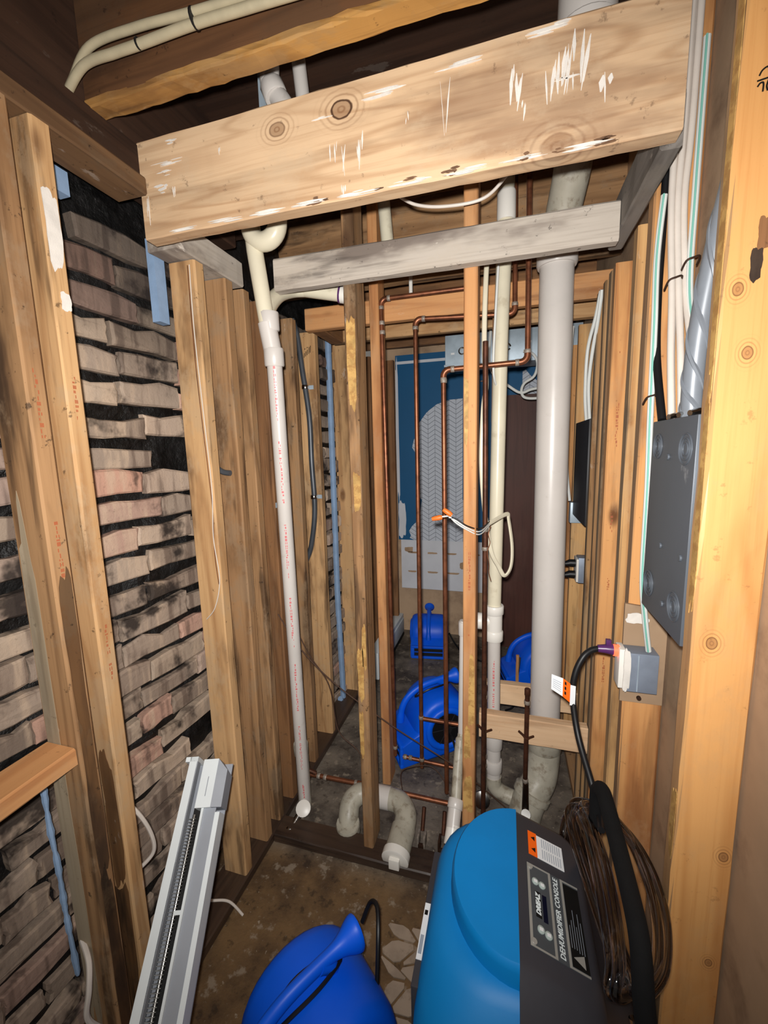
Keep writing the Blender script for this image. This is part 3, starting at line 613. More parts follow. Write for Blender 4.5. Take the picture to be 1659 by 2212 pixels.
t = thing('drain_pipe', 'pale white trap pipe tucked up behind the front ceiling beam', 'pipe', (-.53, 1.03, 2.2))
tube('pipe', spl([(-.565, 1.0, 2.50), (-.557, 1.02, 2.42), (-.563, 1.03, 2.385), (-.545, 1.03, 2.355), (-.525, 1.03, 2.325), (-.505, 1.03, 2.28), (-.49, 1.03, 2.2)], 5), .023, 'pvc', t, 16)
collar('coupling', (-.553, 1.03, 2.365), (.4, 0, -1), .029, .035, 'pvc', t, 16); tube('pipe', [(-.50, 1.06, 2.45), (-.475, 1.05, 2.22)], .017, 'pvc', t, 14)
tube('pipe', spl([(-.575, 1.02, 2.18), (-.575, 1.02, 2.29), (-.56, 1.02, 2.30)], 4), .021, 'pvc_cream', t, 14); box('bracket', (-.61, -.555, 1.055, 1.06, 2.33, 2.44), 'galv', t)
t = thing('vent_pipe', 'wide grey pipe end above the front beam near its right end', 'pipe', (.13, 1.02, 2.25))
tube('pipe', [(.145, 1.06, 2.51), (.14, 1.06, 2.26)], .056, 'pvc', t, 28); collar('hub', (.14, 1.06, 2.30), (0, 0, 1), .064, .06, 'pvc', t, 28)
tag(tube('vent_pipe', [(-.43, 1.52, 2.47), (-.405, 1.52, 2.16)], .022, 'pvc_cream', None, 14), 'short cream pipe above the grey soffit beside the glue-stained stud', 'pipe')
tag(tube('conduit', [(-.39, 1.80, 2.22), (-.39, 1.80, 2.06)], .008, 'pvc_white', None, 10), 'thin white tube end behind the glue-stained stud top', 'pipe')
# ------------------------------------------------------------------ copper
def cop(name, label, path, r=.008, mat='copper', joints=(), loc=None):
    th = thing(name, label, 'pipe', loc or tuple(path[-1])); P = [Vector(p_) for p_ in path]; k = .022
    for i in range(len(P)-1):
        a, b = P[i], P[i+1]; d_ = (b-a).normalized()
        a2 = a+d_*k if i > 0 else a; b2 = b-d_*k if i < len(P)-2 else b
        tube('tube', [a2, b2], r, mat, th, 12)
        if i > 0: collar('solder_joint', a+d_*.032, d_, r*1.28, .012, 'solder', th, 12)
        if i < len(P)-2:
            e_ = (P[i+2]-b).normalized(); c_ = b-d_*k+e_*k
            pts = [b-d_*k*1.35]+[c_+d_*k*math.sin(q*math.pi/12)-e_*k*math.cos(q*math.pi/12) for q in range(7)]+[b+e_*k*1.35]
            tube('elbow', pts, r*1.22, mat, th, 12); collar('solder_joint', b-d_*.032, d_, r*1.28, .012, 'solder', th, 12)
    for (c_, d_) in joints: collar('solder_joint', c_, d_, r*1.3, .014, 'solder', th, 12)
    return th
cop('copper_pipe', 'leftmost tall copper pipe bending right at the rear header', [(-.125, 1.64, 2.078), (-.474, 1.64, 2.078), (-.458, 1.64, .14)], .0085, 'copper', [((-.472, 1.64, 1.99), (0, 0, 1)), ((-.471, 1.64, 1.955), (0, 0, 1)), ((-.458, 1.64, .18), (0, 0, 1))])
cop('copper_pipe', 'second tall copper pipe in front of the chevron wallpaper, bending under the header', [(.014, 1.62, 2.45), (.021, 1.62, 1.965), (-.336, 1.62, 1.985), (-.333, 1.62, .12)], .0085, 'copper', [((-.333, 1.62, .16), (0, 0, 1)), ((-.333, 1.62, .36), (0, 0, 1))])
cop('copper_pipe', 'third tall copper pipe crossing in front of the galvanised duct', [(.054, 1.5, 2.45), (.062, 1.5, 1.778), (-.214, 1.5, 1.772), (-.208, 1.5, .13)], .0088, 'copper', [((-.213, 1.5, 1.735), (0, 0, 1))])
cop('copper_pipe', 'copper pipe hidden close behind the right edge of the centre stud', [(-.068, 1.40, 1.83), (-.063, 1.40, 1.2), (-.06, 1.40, .08)], .0085, 'copper_dark')
st1 = cop('copper_stub', 'left capped copper stub with a chrome stop valve', [(-.062, 1.478, .15), (-.062, 1.478, .62)], .0085, 'copper_dark', [((-.062, 1.478, .585), (0, 0, 1)), ((-.062, 1.478, .34), (0, 0, 1)), ((-.062, 1.478, .30), (0, 0, 1))], (-.062, 1.478, .1))
collar('cap', (-.062, 1.478, .62), (0, 0, 1), .0105, .02, 'copper_dark', st1, 12)
tube('valve_body', [(-.062, 1.478, .28), (-.062, 1.478, .17)], [.012, .013], 'chrome', st1, 14); collar('handle', (-.068, 1.44, .185), (0, -.8, .4), .03, .012, 'chrome', st1, 18); tube('stem', [(-.062, 1.478, .2), (-.067, 1.445, .187)], .007, 'chrome', st1, 10)
st2 = cop('copper_stub', 'right capped copper stub with a chrome stop valve', [(.088, 1.478, .15), (.088, 1.478, .63)], .0085, 'copper_dark', [((.088, 1.478, .585), (0, 0, 1)), ((.088, 1.478, .27), (0, 0, 1))], (.088, 1.478, .1))
collar('cap', (.088, 1.478, .625), (0, 0, 1), .0105, .025, 'copper_dark', st2, 12)
tube('valve_body', [(.09, 1.478, .26), (.092, 1.478, .12)], [.011, .014], 'chrome', st2, 14); collar('handle', (.092, 1.46, .14), (0, -.6, .7), .018, .03, 'chrome', st2, 14)
for (x_, s_) in ((-.062, st1), (.088, st2)): tube('pipe_strap', spl([(x_-.026, 1.497, .452), (x_-.012, 1.482, .45), (x_, 1.467, .447), (x_+.012, 1.482, .443), (x_+.026, 1.497, .44)], 5), .0045, 'copper_dark', s_, 8)
cop('copper_pipe', 'long low copper pipe running along the floor past the floor trap', [(-.80, 1.455, .125), (-.55, 1.46, .125), (-.19, 1.46, .12)], .0095, 'copper', [((-.75, 1.456, .125), (1, 0, 0)), ((-.72, 1.456, .125), (1, 0, 0))], (-.5, 1.46, .11))
cop('copper_pipe', 'short low copper pipe behind the third copper pipe near the floor', [(-.43, 1.67, .115), (-.17, 1.675, .10)], .0085, 'copper', [((-.42, 1.67, .115), (1, 0, 0)), ((-.395, 1.67, .115), (1, 0, 0))], (-.3, 1.67, .1))
cop('copper_pipe', 'horizontal copper pipe crossing in front of the far air mover inlet', [(-.322, 1.61, .362), (-.12, 1.61, .36)], .0085, 'copper', [], (-.22, 1.61, .35))
for k, x_ in enumerate((-.285, -.205)):
    th = thing('pipe_clamp', ('left', 'right')[k]+' rusty pipe stub and clamp on the floor before the copper pipes', 'clamp', (x_, 1.40, 0))
    tube('tube', [(x_, 1.42, .12), (x_, 1.38, .055)], .0075, 'copper_dark', th, 10)
    for q in (-1, 1): box('prong', (x_+q*.012-.004, x_+q*.012+.004, 1.345, 1.385, .01, .055), 'solder' if k == 0 else 'staple', th, .001)
    box('tip', (x_-.010, x_+.010, 1.34, 1.352, .002, .03), 'staple', th, .001)
t = thing('stop_valve', 'white handled chrome stop valve on a copper elbow at lower left', 'valve', (-.80, 1.36, .0))
tube('elbow', spl([(-.765, 1.456, .135), (-.795, 1.445, .15), (-.81, 1.43, .13), (-.805, 1.42, .10)], 5), .0095, 'copper_dark', t, 12)
tube('tube', [(-.805, 1.42, .10), (-.775, 1.36, .06)], .0085, 'copper_dark', t, 12)
tube('valve_body', [(-.775, 1.36, .06), (-.79, 1.315, .035)], [.012, .013], 'chrome', t, 12); collar('handle', (-.765, 1.335, .075), (.2, -.6, .75), .030, .012, 'pvc_white', t, 18)
tube('valve_body', [(-.79, 1.315, .035), (-.80, 1.285, .02)], .010, 'chrome', t, 12); collar('escutcheon', (-.80, 1.28, .018), (-.2, -.6, -.3), .024, .008, 'chrome', t, 16)
# ------------------------------------------------------------------ loose wires
def wire(name, label, P, r, mat, cat='wire', seg=8, n=8, flat=None): return tag(tube(name, spl(P, n), r, mat, None, seg, False, flat), label, cat)
wire('thin_wire', 'upper thin brown wire falling from the left studs to the centre', [(-.845, 1.37, .88), (-.75, 1.37, .74), (-.612, 1.385, .602), (-.396, 1.40, .457), (-.202, 1.40, .359), (-.134, 1.42, .30), (-.02, 1.455, .19), (.06, 1.46, .12)], .0022, 'thinwire')
wire('thin_wire', 'lower thin brown wire drooping behind the white drain pipe to the sill', [(-.848, 1.46, .84), (-.77, 1.46, .68), (-.69, 1.47, .545), (-.655, 1.47, .345), (-.571, 1.46, .28), (-.52, 1.45, .20), (-.50, 1.45, .08)], .0022, 'thinwire')
wire('thin_wire', 'short looped brown wire between the second and third copper pipes', [(-.40, 1.55, .02), (-.41, 1.55, .13), (-.36, 1.55, .172), (-.28, 1.55, .19), (-.22, 1.52, .16), (-.17, 1.45, .10)], .002, 'thinwire')
wire('cable', 'brown cable sagging below the front beam to the cream drain pipe', [(-.30, 1.20, 2.185), (-.245, 1.20, 2.149), (-.169, 1.20, 2.131), (-.073, 1.20, 2.131), (-.02, 1.20, 2.165), (.02, 1.19, 2.21)], .004, 'romex')
t = thing('romex_cable', 'white cable hanging in a loop off the centre stud with two orange wire nuts', 'cable', (-.07, 1.46, 1.05))
tube('sheath', spl([(-.065, 1.50, 2.2), (-.07, 1.45, 2.052), (-.073, 1.43, 1.909), (-.072, 1.42, 1.805), (-.066, 1.42, 1.70), (-.074, 1.42, 1.62), (-.078, 1.42, 1.45), (-.066, 1.43, 1.287), (-.046, 1.45, 1.153), (-.02, 1.47, 1.09), (.001, 1.48, 1.054), (.022, 1.49, 1.085), (.025, 1.50, 1.157), (.012, 1.50, 1.25), (.005, 1.49, 1.272), (-.045, 1.42, 1.254), (-.06, 1.40, 1.25)], 8), .0078, 'pvc_cream', t, 8, False, .6)
tube('sheath', spl([(-.030, 1.53, 2.2), (-.042, 1.53, 1.95), (-.046, 1.53, 1.75), (-.02, 1.66, 1.70)], 6), .004, 'romexg', t, 8)
for k, (q, m_) in enumerate(((.000, 'romexg'), (.006, 'black'), (-.006, 'romexg'))):
    tube('conductor', spl([(-.05, 1.41, 1.252+q), (-.075, 1.30, 1.245+q*1.5), (-.11, 1.265, 1.262+q), (-.145, 1.26, 1.285+q), (-.165, 1.26, 1.295-q)], 6), .0022, m_, t, 6)
tube('conductor', [(-.155, 1.26, 1.30), (-.19, 1.26, 1.295)], .0025, 'romexg', t, 6)
tube('ground_wire', spl([(-.045, 1.40, 1.245), (-.052, 1.39, 1.22), (-.047, 1.39, 1.19), (-.055, 1.39, 1.16), (-.05, 1.39, 1.12), (-.05, 1.39, 1.09), (-.042, 1.39, 1.06)], 5), .0014, 'copper', t, 6)
tube('wire_nut', [(-.185, 1.26, 1.294), (-.192, 1.26, 1.293), (-.207, 1.26, 1.290), (-.2165, 1.26, 1.288)], [.006, .0085, .0075, .006], 'nut', t, 10)
tube('wire_nut', [(-.155, 1.25, 1.302), (-.163, 1.25, 1.308), (-.175, 1.25, 1.316), (-.18, 1.25, 1.320)], [.006, .0085, .0075, .006], 'nut', t, 10)
for z_ in (2.06, 1.71): box('staple', (-.082, -.060, 1.405, 1.409, z_, z_+.003), 'staple', t)
tag(tube('cable_loop', spl([(.08, 2.5, 2.02), (.13, 2.5, 2.0), (.155, 2.5, 1.95), (.14, 2.5, 1.885), (.09, 2.5, 1.85), (.075, 2.5, 1.81), (.09, 2.5, 1.775), (.14, 2.5, 1.765), (.20, 2.5, 1.775), (.21, 2.5, 1.82), (.13, 2.5, 1.815), (.07, 2.5, 1.80), (.0, 2.5, 1.845), (-.07, 2.5, 1.90), (-.10, 2.5, 2.0), (-.09, 2.5, 2.2)], 7), .0075, 'romexg', None, 8), 'white cable looped under the galvanised duct', 'cable')
t = thing('cable_pair', 'pair of white cables tied along the ceiling at top left', 'cable', (-.6, .76, 2.25))
tube('cable', spl([(-.905, .77, 2.245), (-.87, .765, 2.27), (-.804, .755, 2.306), (-.688, .755, 2.308), (-.562, .755, 2.298), (-.436, .755, 2.292), (-.2, .755, 2.285), (.385, .757, 2.284)], 8), .0075, 'beige', t, 10)
tube('cable', spl([(-.90, .77, 2.25), (-.831, .76, 2.283), (-.75, .76, 2.285), (-.69, .76, 2.284), (-.562, .76, 2.284), (-.436, .76, 2.278), (-.2, .76, 2.27), (.385, .758, 2.27)], 8), .0085, 'beige', t, 10)
for x_ in (-.56, -.69): collar('cable_tie', (x_, .758, 2.290 if x_ > -.6 else 2.284), (1, 0, 0), .016 if x_ > -.6 else .0095, .003, 'black', t, 14)
wire('cable', 'white cable bulging between the second left stud and the leaning heater', [(-.93, .70, .66), (-.885, .715, .615), (-.865, .732, .54), (-.868, .735, .478), (-.90, .71, .44)], .005, 'romex', 'cable')
wire('cable', 'white cable curling at the foot of the nearest left stud', [(-.93, .58, .39), (-.885, .558, .375), (-.87, .54, .33), (-.872, .53, .27), (-.86, .555, .201), (-.84, .57, .16)], .006, 'romex', 'cable')
wire('cable', 'thin white cable lying on the bottom plate behind the heater', [(-.93, .93, .075), (-.90, .95, .06), (-.85, .97, .048), (-.80, .97, .012)], .004, 'romex', 'cable')
t = thing('conduit', 'grey flexible conduit strapped down a far left stud', 'conduit', (-.9, 1.815, .97))
tube('hose', spl([(-.94, 1.80, 2.10), (-.925, 1.812, 2.03), (-.909, 1.815, 1.874), (-.886, 1.815, 1.666), (-.884, 1.812, 1.452), (-.88, 1.812, 1.232), (-.905, 1.81, 1.06), (-.935, 1.81, .98), (-.96, 1.82, .95)], 9), .0125, 'bx', t, 12)
for z_, x_ in ((1.80, -.898), (1.29, -.881)):
    collar('strap', (x_, 1.812, z_), (0, 0, 1), .0155, .018, 'chrome', t, 14); box('strap', (x_+.012, x_+.035, 1.826, 1.8285, z_-.009, z_+.009), 'galv', t)
t = thing('conduit', 'short grey flexible conduit poking through the stained left studs', 'conduit', (-.88, 1.19, 1.44))
tube('hose', spl([(-.965, 1.18, 1.52), (-.94, 1.185, 1.47), (-.905, 1.185, 1.445), (-.875, 1.185, 1.44)], 6), .0095, 'bx', t, 10)
tag(box('pipe_strap', (-.848, -.846, 1.408, 1.437, 1.293, 1.313), 'galv'), 'small galvanised strap left behind on the brown left stud', 'strap')
#PART4
# ------------------------------------------------------------------ back room
t = thing('air_duct', 'galvanised sheet metal duct hanging in front of the blue wall', 'duct', (0, 2.65, 1.985))
box('duct_body', (-.355, .385, 2.56, 2.78, 1.985, 2.155), 'galv', t, .004); box('bottom_flange', (-.36, .388, 2.553, 2.56, 1.978, 1.99), 'galv', t)
for x_ in (-.255, -.005):
    V, F = tube_vf(arc((x_, 2.55, 2.06), (1, 0, 0), (0, 0, 1), .018, 0, 330, 16), .0045, 8); mk('eye_ring', V, F, 'chrome', t, True)
for k, (x_, z_) in enumerate(((-.32, 2.045), (.105, 2.075), (.10, 2.03))): box('paper_tag', (x_, x_+.02, 2.557, 2.56, z_, z_+.011), 'paper', t)
t = thing('baseboard_heater', 'long white baseboard heater on the floor along the far left wall', 'heater', (-.82, 2.85, 0))
box('body', (-.845, -.775, 2.42, 3.12, .015, .20), 'hwhite', t, .006); box('front_cover', (-.775, -.768, 2.45, 3.10, .06, .17), 'hwhite', t, .002); box('air_slot', (-.774, -.767, 2.45, 3.10, .03, .05), 'hdark', t)
for y_ in (2.45, 2.9): box('foot', (-.83, -.80, y_, y_+.03, 0, .016), 'hwhite', t)
# ---- air movers: one prototype, copied and turned
def fan_proto():
    t = thing('air_mover', '', 'fan', (0, 0, 0))
    cy_, cz_, R_ = .02, .168, .155; pr = [(-.205, .012, 0)]
    for k in range(25):
        a = math.radians(-90+270*k/24); pr.append((cy_+R_*math.cos(a), cz_+R_*math.sin(a), 1))
    pr += [(-.165, .15, .5), (-.205, .122, 0)]
    V, F = [], []; m = len(pr); secs = [(-.142, .80), (-.138, .88), (-.124, .95), (-.10, .99), (-.05, 1.0), (.05, 1.0), (.10, .99), (.124, .95), (.138, .88), (.142, .80)]
    for (x_, s_) in secs:
        for (y_, z_, wt) in pr:
            k = 1-(1-s_)*wt; k2 = 1-(1-s_)*.25*(1-wt); y2 = cy_+(y_-cy_)*k; z2 = cz_+(z_-cz_)*k
            if wt == 0: y2 = y_; z2 = .067+(z_-.067)*k2
            V.append((x_, y2, max(z2, .008)))
    for i in range(len(secs)-1):
        for j in range(m): F.append((i*m+j, i*m+(j+1) % m, (i+1)*m+(j+1) % m, (i+1)*m+j))
    F.append(tuple(range(m))); F.append(tuple((len(secs)-1)*m+j for j in range(m)))
    mk('housing', V, F, 'fanblue', t, True)
    for sx in (-1, 1):
        mk('inlet_ring', *tube_vf(arc((sx*.139, cy_, cz_), (0, 1, 0), (0, 0, 1), .094, 0, 345, 23), .018, 10, True), 'fanblue', t, True)
        g = tube('inlet_grille', [(sx*.12, cy_, cz_), (sx*.146, cy_, cz_)], .085, 'black', t, 28)
        for q in range(6):
            a = q*math.pi/3; tube('spoke', [(sx*.148, cy_+.02*math.cos(a), cz_+.02*math.sin(a)), (sx*.148, cy_+.08*math.cos(a), cz_+.08*math.sin(a))], .0022, 'blackmetal', g, 6)
        tube('motor_hub', [(sx*.144, cy_, cz_), (sx*.151, cy_, cz_)], .024, 'blackmetal', g, 16)
    box('outlet', (-.115, .115, -.209, -.17, .030, .105), 'black', t)
    for b_ in ((-.138, .138, -.220, -.198, .104, .128), (-.138, .138, -.220, -.198, .008, .032), (-.138, -.112, -.220, -.198, .025, .11), (.112, .138, -.220, -.198, .025, .11)): box('outlet_rim', b_, 'fanblue', t, .007)
    box('outlet_bar', (-.112, .112, -.213, -.205, .064, .072), 'fanblue', t, .002)
    tube('handle', spl([(0, -.178, .17), (0, -.165, .24), (0, -.13, .295), (0, -.06, .335), (0, .03, .352), (0, .09, .356), (0, .132, .358)], 6), [.020]*4+[.0165]*22+[.017, .018, .0195, .022, .025, .029, .034, .038, .041, .042, .040], 'fanblue', t, 14)
    tube('handle_post', spl([(0, .03, .35), (0, .055, .33), (0, .06, .29)], 5), .019, 'fanblue', t, 12)
    tube('wrapped_cord', spl([(-.0, -.095, .285), (.028, -.04, .322), (.026, .03, .331), (.0, .085, .325), (-.026, .03, .331), (-.028, -.04, .322)], 5, True), .005, 'black', t, 8, True)
    box('side_plate', (-.10, -.045, .158, .172, .12, .24), 'greymetal', t, .004)
    for sx in (-1, 1):
        for y_ in (-.16, .10): box('foot', (sx*.09-.015, sx*.09+.015, y_-.02, y_+.02, 0, .02), 'black', t, .003)
    return t
def squash(t, k):
    # narrower housing along the axle
    for ch in list(t.children):
        for o_ in [ch]+list(ch.children):
            for v_ in o_.data.vertices: v_.co.x *= k
            o_.location.x *= k
def dup(root, loc, rz, label):
    r = root.copy(); COL.objects.link(r); r.location = loc; r.rotation_euler = (0, 0, rz); r['label'] = label
    for ch in list(root.children):
        if ch.name.startswith('wrapped') and 'rear' in label: continue
        c = ch.copy(); COL.objects.link(c); c.parent = r
        for g_ in ch.children: d_ = g_.copy(); COL.objects.link(d_); d_.parent = c
    return r
fp = fan_proto(); squash(fp, .86); fp['group'] = 'blue air movers on the floor'
dup(fp, (-.335, 1.93, .0), math.radians(-57), 'blue air mover in the middle distance behind the copper pipes')
f3 = dup(fp, (-.54, 2.97, .0), math.radians(8), 'blue rear air mover facing the camera by the white baseboard heater'); f3.scale = (1.05, .85, .80)
dup(fp, (.205, 2.62, .0), math.radians(-75), 'blue rear air mover half hidden behind the wide drain stack')
fp.location = (-.405, .68, 0); fp.rotation_euler = (0, 0, math.radians(-37)); fp['label'] = 'nearest blue air mover at the bottom of the picture, seen from above'
wire('power_cord', 'black cord trailing over the stones beside the nearest air mover', [(-.345, .87, .27), (-.325, .885, .32), (-.30, .865, .335), (-.282, .81, .30), (-.272, .75, .19), (-.262, .69, .07), (-.25, .61, .008), (-.24, .45, .006), (-.23, .3, .006)], .0055, 'black', 'cord')
wire('power_cord', 'black cord on the floor behind the rear air mover', [(-.40, 3.05, .1), (-.34, 3.0, .03), (-.25, 2.9, .006), (-.05, 2.8, .006)], .006, 'black', 'cord')
wire('power_cord', 'black cord dropping from the middle air mover to the floor', [(-.25, 1.86, .16), (-.215, 1.84, .08), (-.19, 1.80, .01), (-.17, 1.75, .006)], .006, 'black', 'cord')
wire('power_cord', 'black cord below the air mover behind the drain stack', [(.10, 2.48, .25), (.085, 2.42, .14), (.07, 2.35, .02), (.02, 2.3, .006)], .006, 'black', 'cord')
tag(board('stake', None, (.075, .092, 2.40, 2.412, 0, .30), 2, 'orange_z'), 'thin upright wood strip left of the wide drain stack', 'stick')
# ------------------------------------------------------------------ right side electrics
t = thing('electrical_panel', 'grey steel electrical panel box with ring knockouts on the right wall', 'panel', (.335, .915, 1.147))
box('box', (.2975, .385, .8045, 1.022, 1.147, 1.546), 'greymetal', t, .002)
for (y_, z_, s_) in ((.985, 1.495, .9), (.845, 1.49, 1), (.985, 1.205, 1), (.845, 1.205, 1)):
    vs = []
    for r_ in (.027, .019, .011): vs.append(tube_vf(arc((.297, y_, z_), (0, 1, 0), (0, 0, 1), r_*s_, 0, 342, 19), .0015, 6, True))
    mk('knockout', *join(vs), 'greymetal', t, True)
for (y_, z_) in ((.922, 1.475), (.90, 1.19), (.93, 1.30), (.83, 1.30)): collar('boss', (.2965, y_, z_), (1, 0, 0), .006, .004, 'greymetal', t, 12)
for y_ in (.88, .93, .98): tube('cable_clamp', spl([(.305, y_-.02, 1.552), (.33, y_-.005, 1.556), (.36, y_+.02, 1.552)], 5), .005, 'chrome', t, 8)
GC = 'cables dropping to the electrical panel'
def nm(label, P, stripe=False, mat='romex', r=.0066):
    th = thing('nm_cable', label, 'cable', tuple(P[-1]), GC); Q = spl(P, 8); tube('sheath', Q, r, mat, th, 10)
    if stripe: tube('stripe', [q+Vector((-.0025, -.0062, 0)) for q in Q], .0022, 'stripe', th, 6)
nm('leftmost white cable with a green stripe running past the panel to the junction box', [(.312, 1.10, 2.02), (.306, 1.10, 1.90), (.304, 1.08, 1.75), (.302, 1.06, 1.55), (.303, 1.05, 1.40), (.305, 1.05, 1.2), (.318, 1.06, 1.10), (.335, 1.075, 1.01)], True, 'romexg')
nm('white cable with a green stripe right of the cable bundle', [(.352, 1.05, 2.26), (.352, 1.05, 2.0), (.352, 1.04, 1.80), (.356, .97, 1.65), (.358, .93, 1.55)], True, 'romexg')
for k, (dx, dy, e) in enumerate(((.0, .0, (.318, .985)), (.007, .014, (.325, 1.002)), (.014, .0, (.332, .975)), (.021, .014, (.339, .995)), (.028, .0, (.346, .962)))):
    nm(('first', 'second', 'third', 'fourth', 'fifth')[k]+' beige cable from the left in the bundle above the panel', [(.322+dx, 1.085+dy, 2.52), (.321+dx, 1.085+dy, 2.15), (.318+dx*.8, 1.07+dy, 1.98), (.322+dx*.9, 1.045+dy, 1.80), (e[0], e[1]+.03, 1.68), (e[0], e[1], 1.548)])
nm('black cable in the bundle above the panel', [(.318, 1.112, 2.4), (.316, 1.112, 1.95), (.313, 1.10, 1.80), (.310, 1.07, 1.68), (.308, 1.005, 1.548)], False, 'black', .008)
for k, (x_, y_, z_) in enumerate(((.325, 1.05, 1.83), (.35, 1.04, 1.86), (.303, 1.065, 1.60))):
    tag(tube('cable_staple', spl([(x_-.013, y_+.01, z_-.012), (x_-.011, y_-.008, z_), (x_, y_-.011, z_+.004), (x_+.012, y_-.008, z_+.006), (x_+.014, y_+.01, z_-.004)], 4), .002, 'staple', None, 6), ('rusty staple across the beige cable bundle', 'rusty staple over the right green striped cable', 'dark staple over the left green striped cable')[k], 'staple')
t = thing('conduit', 'thick grey spiral wrapped conduit entering the panel top', 'conduit', (.33, .92, 1.546))
Q = spl([(.365, .80, 2.2), (.352, .825, 2.05), (.338, .872, 1.88), (.328, .90, 1.74), (.326, .915, 1.62), (.328, .918, 1.546)], 10)
tube('core', Q, .0175, 'tape', t, 16)
hx = []
for ph in (0, 2.1, 4.2):
    hx = []
    for k, q in enumerate(spl(Q, 3)): a = k*.11+ph; hx.append(q+Vector((math.cos(a)*.0155, math.sin(a)*.0155, 0)))
    tube('wrap_edge', hx, .0045, 'tape', t, 6)
tag(tube('flex_duct', spl([(.36, 1.0, 2.52), (.352, .96, 2.42), (.365, .90, 2.33), (.38, .85, 2.30)], 5), .03, 'greymetal', None, 14), 'dark grey duct stub high between the right studs', 'duct')
t = thing('junction_box', 'grey metal junction box with plaster edge on the right stud', 'electrical box', (.32, 1.09, .905))
box('box', (.286, .356, 1.065, 1.113, .905, 1.004), 'greybox', t, .002); box('seam', (.3115, .3135, 1.0635, 1.066, .908, 1.0), 'galv', t)
box('receptacle', (.272, .286, 1.068, 1.11, .91, 1.01), 'pvc_white', t, .002); smear('plaster_edge', ('y', 1.065, -1), (.28, .297, .90, 1.02), 'plaster', t, 8, .003)
box('ear', (.305, .328, 1.10, 1.113, .895, .907), 'greybox', t); collar('screw', (.318, 1.064, .892), (0, 1, 0), .005, .006, 'staple', t, 10); smear('plaster_edge', ('y', 1.112, -1), (.29, .345, 1.06, 1.09), 'plaster', t, 9, .002)
t = thing('power_cord', 'black power cord with lit purple plug running to the dehumidifier handle', 'cord', (.2, 1.0, .70))
tube('cord', spl([(.232, 1.09, .997), (.212, 1.085, .992), (.192, 1.075, .975), (.175, 1.065, .935), (.170, 1.055, .88), (.180, 1.02, .80), (.20, .95, .735), (.21, .91, .70), (.205, .86, .70)], 8), .0075, 'black', t, 10)
tube('plug', [(.272, 1.09, .998), (.262, 1.09, .998), (.245, 1.09, .998), (.228, 1.09, .997)], [.014, .014, .011, .009], 'purple', t, 12); box('plug_tab', (.245, .257, 1.083, 1.095, 1.008, 1.024), 'purple', t, .002)
tube('plug_light', [(.275, 1.088, .998), (.262, 1.088, .998)], .0145, 'glow', t, 12)
t = thing('warning_tag', 'white and orange warning tag on the black power cord', 'tag', (.15, 1.05, .86))
def quad_tag(nm_, a, b, z0a, z1a, z0b, z1b, y, mat): return prism(nm_, [(a, y, z0a), (b, y, z0b), (b, y, z1b), (a, y, z1a)], (0, 1, 0), .0008, mat, t)
quad_tag('tag_paper', .118, .145, .898, .938, .882, .930, 1.045, 'paper'); quad_tag('tag_orange', .145, .162, .882, .930, .868, .918, 1.045, 'orange')
quad_tag('tag_fold', .162, .174, .862, .916, .862, .914, 1.043, 'paper')
for k in range(5): quad_tag('tag_print', .122, .141, .905+k*.005, .9062+k*.005, .893+k*.006, .8942+k*.006, 1.0445, 'ink_g')
for k in range(3): quad_tag('tag_print', .149, .153, .889+k*.013, .897+k*.013, .886+k*.013, .894+k*.013, 1.0445, 'ink_k')
tag(box('black_panel', (.296, .388, 1.745, 2.06, 1.19, 1.60), 'blackmetal', None, .004), 'black steel panel box deep on the right wall', 'panel')
tag(box('switch_box', (.286, .345, 2.05, 2.097, 1.15, 1.245), 'galv', None, .003), 'small pale switch box on a far right stud', 'electrical box')
GF = 'far cables on the right studs'
for k, (lb, P) in enumerate((('pale cable running down to the small switch box', [(.272, 2.085, 2.02), (.268, 2.085, 1.9), (.266, 2.085, 1.6), (.27, 2.085, 1.4), (.285, 2.075, 1.25)]),
        ('left white cable entering the black panel', [(.300, 1.66, 2.02), (.295, 1.70, 1.95), (.283, 1.76, 1.85), (.287, 1.80, 1.7), (.30, 1.83, 1.60)]), ('right white cable entering the black panel', [(.302, 1.65, 2.02), (.30, 1.69, 1.93), (.294, 1.735, 1.83), (.293, 1.77, 1.72), (.305, 1.79, 1.60)]))):
    c_ = wire('nm_cable', lb, P, .0062, 'romexg', 'cable'); c_['group'] = GF
t = thing('outlet', 'white outlet with two black plugs on the far right wall', 'outlet', (.30, 1.90, .93))
box('outlet_box', (.302, .36, 1.875, 1.94, .92, 1.03), 'greybox', t, .003); box('cover', (.294, .303, 1.87, 1.945, .925, 1.025), 'pvc_white', t, .003)
for z_ in (.95, 1.0):
    tube('plug', [(.294, 1.905, z_), (.272, 1.905, z_), (.255, 1.903, z_-.004), (.238, 1.90, z_-.006)], [.017, .016, .011, .006], 'black', t, 12)
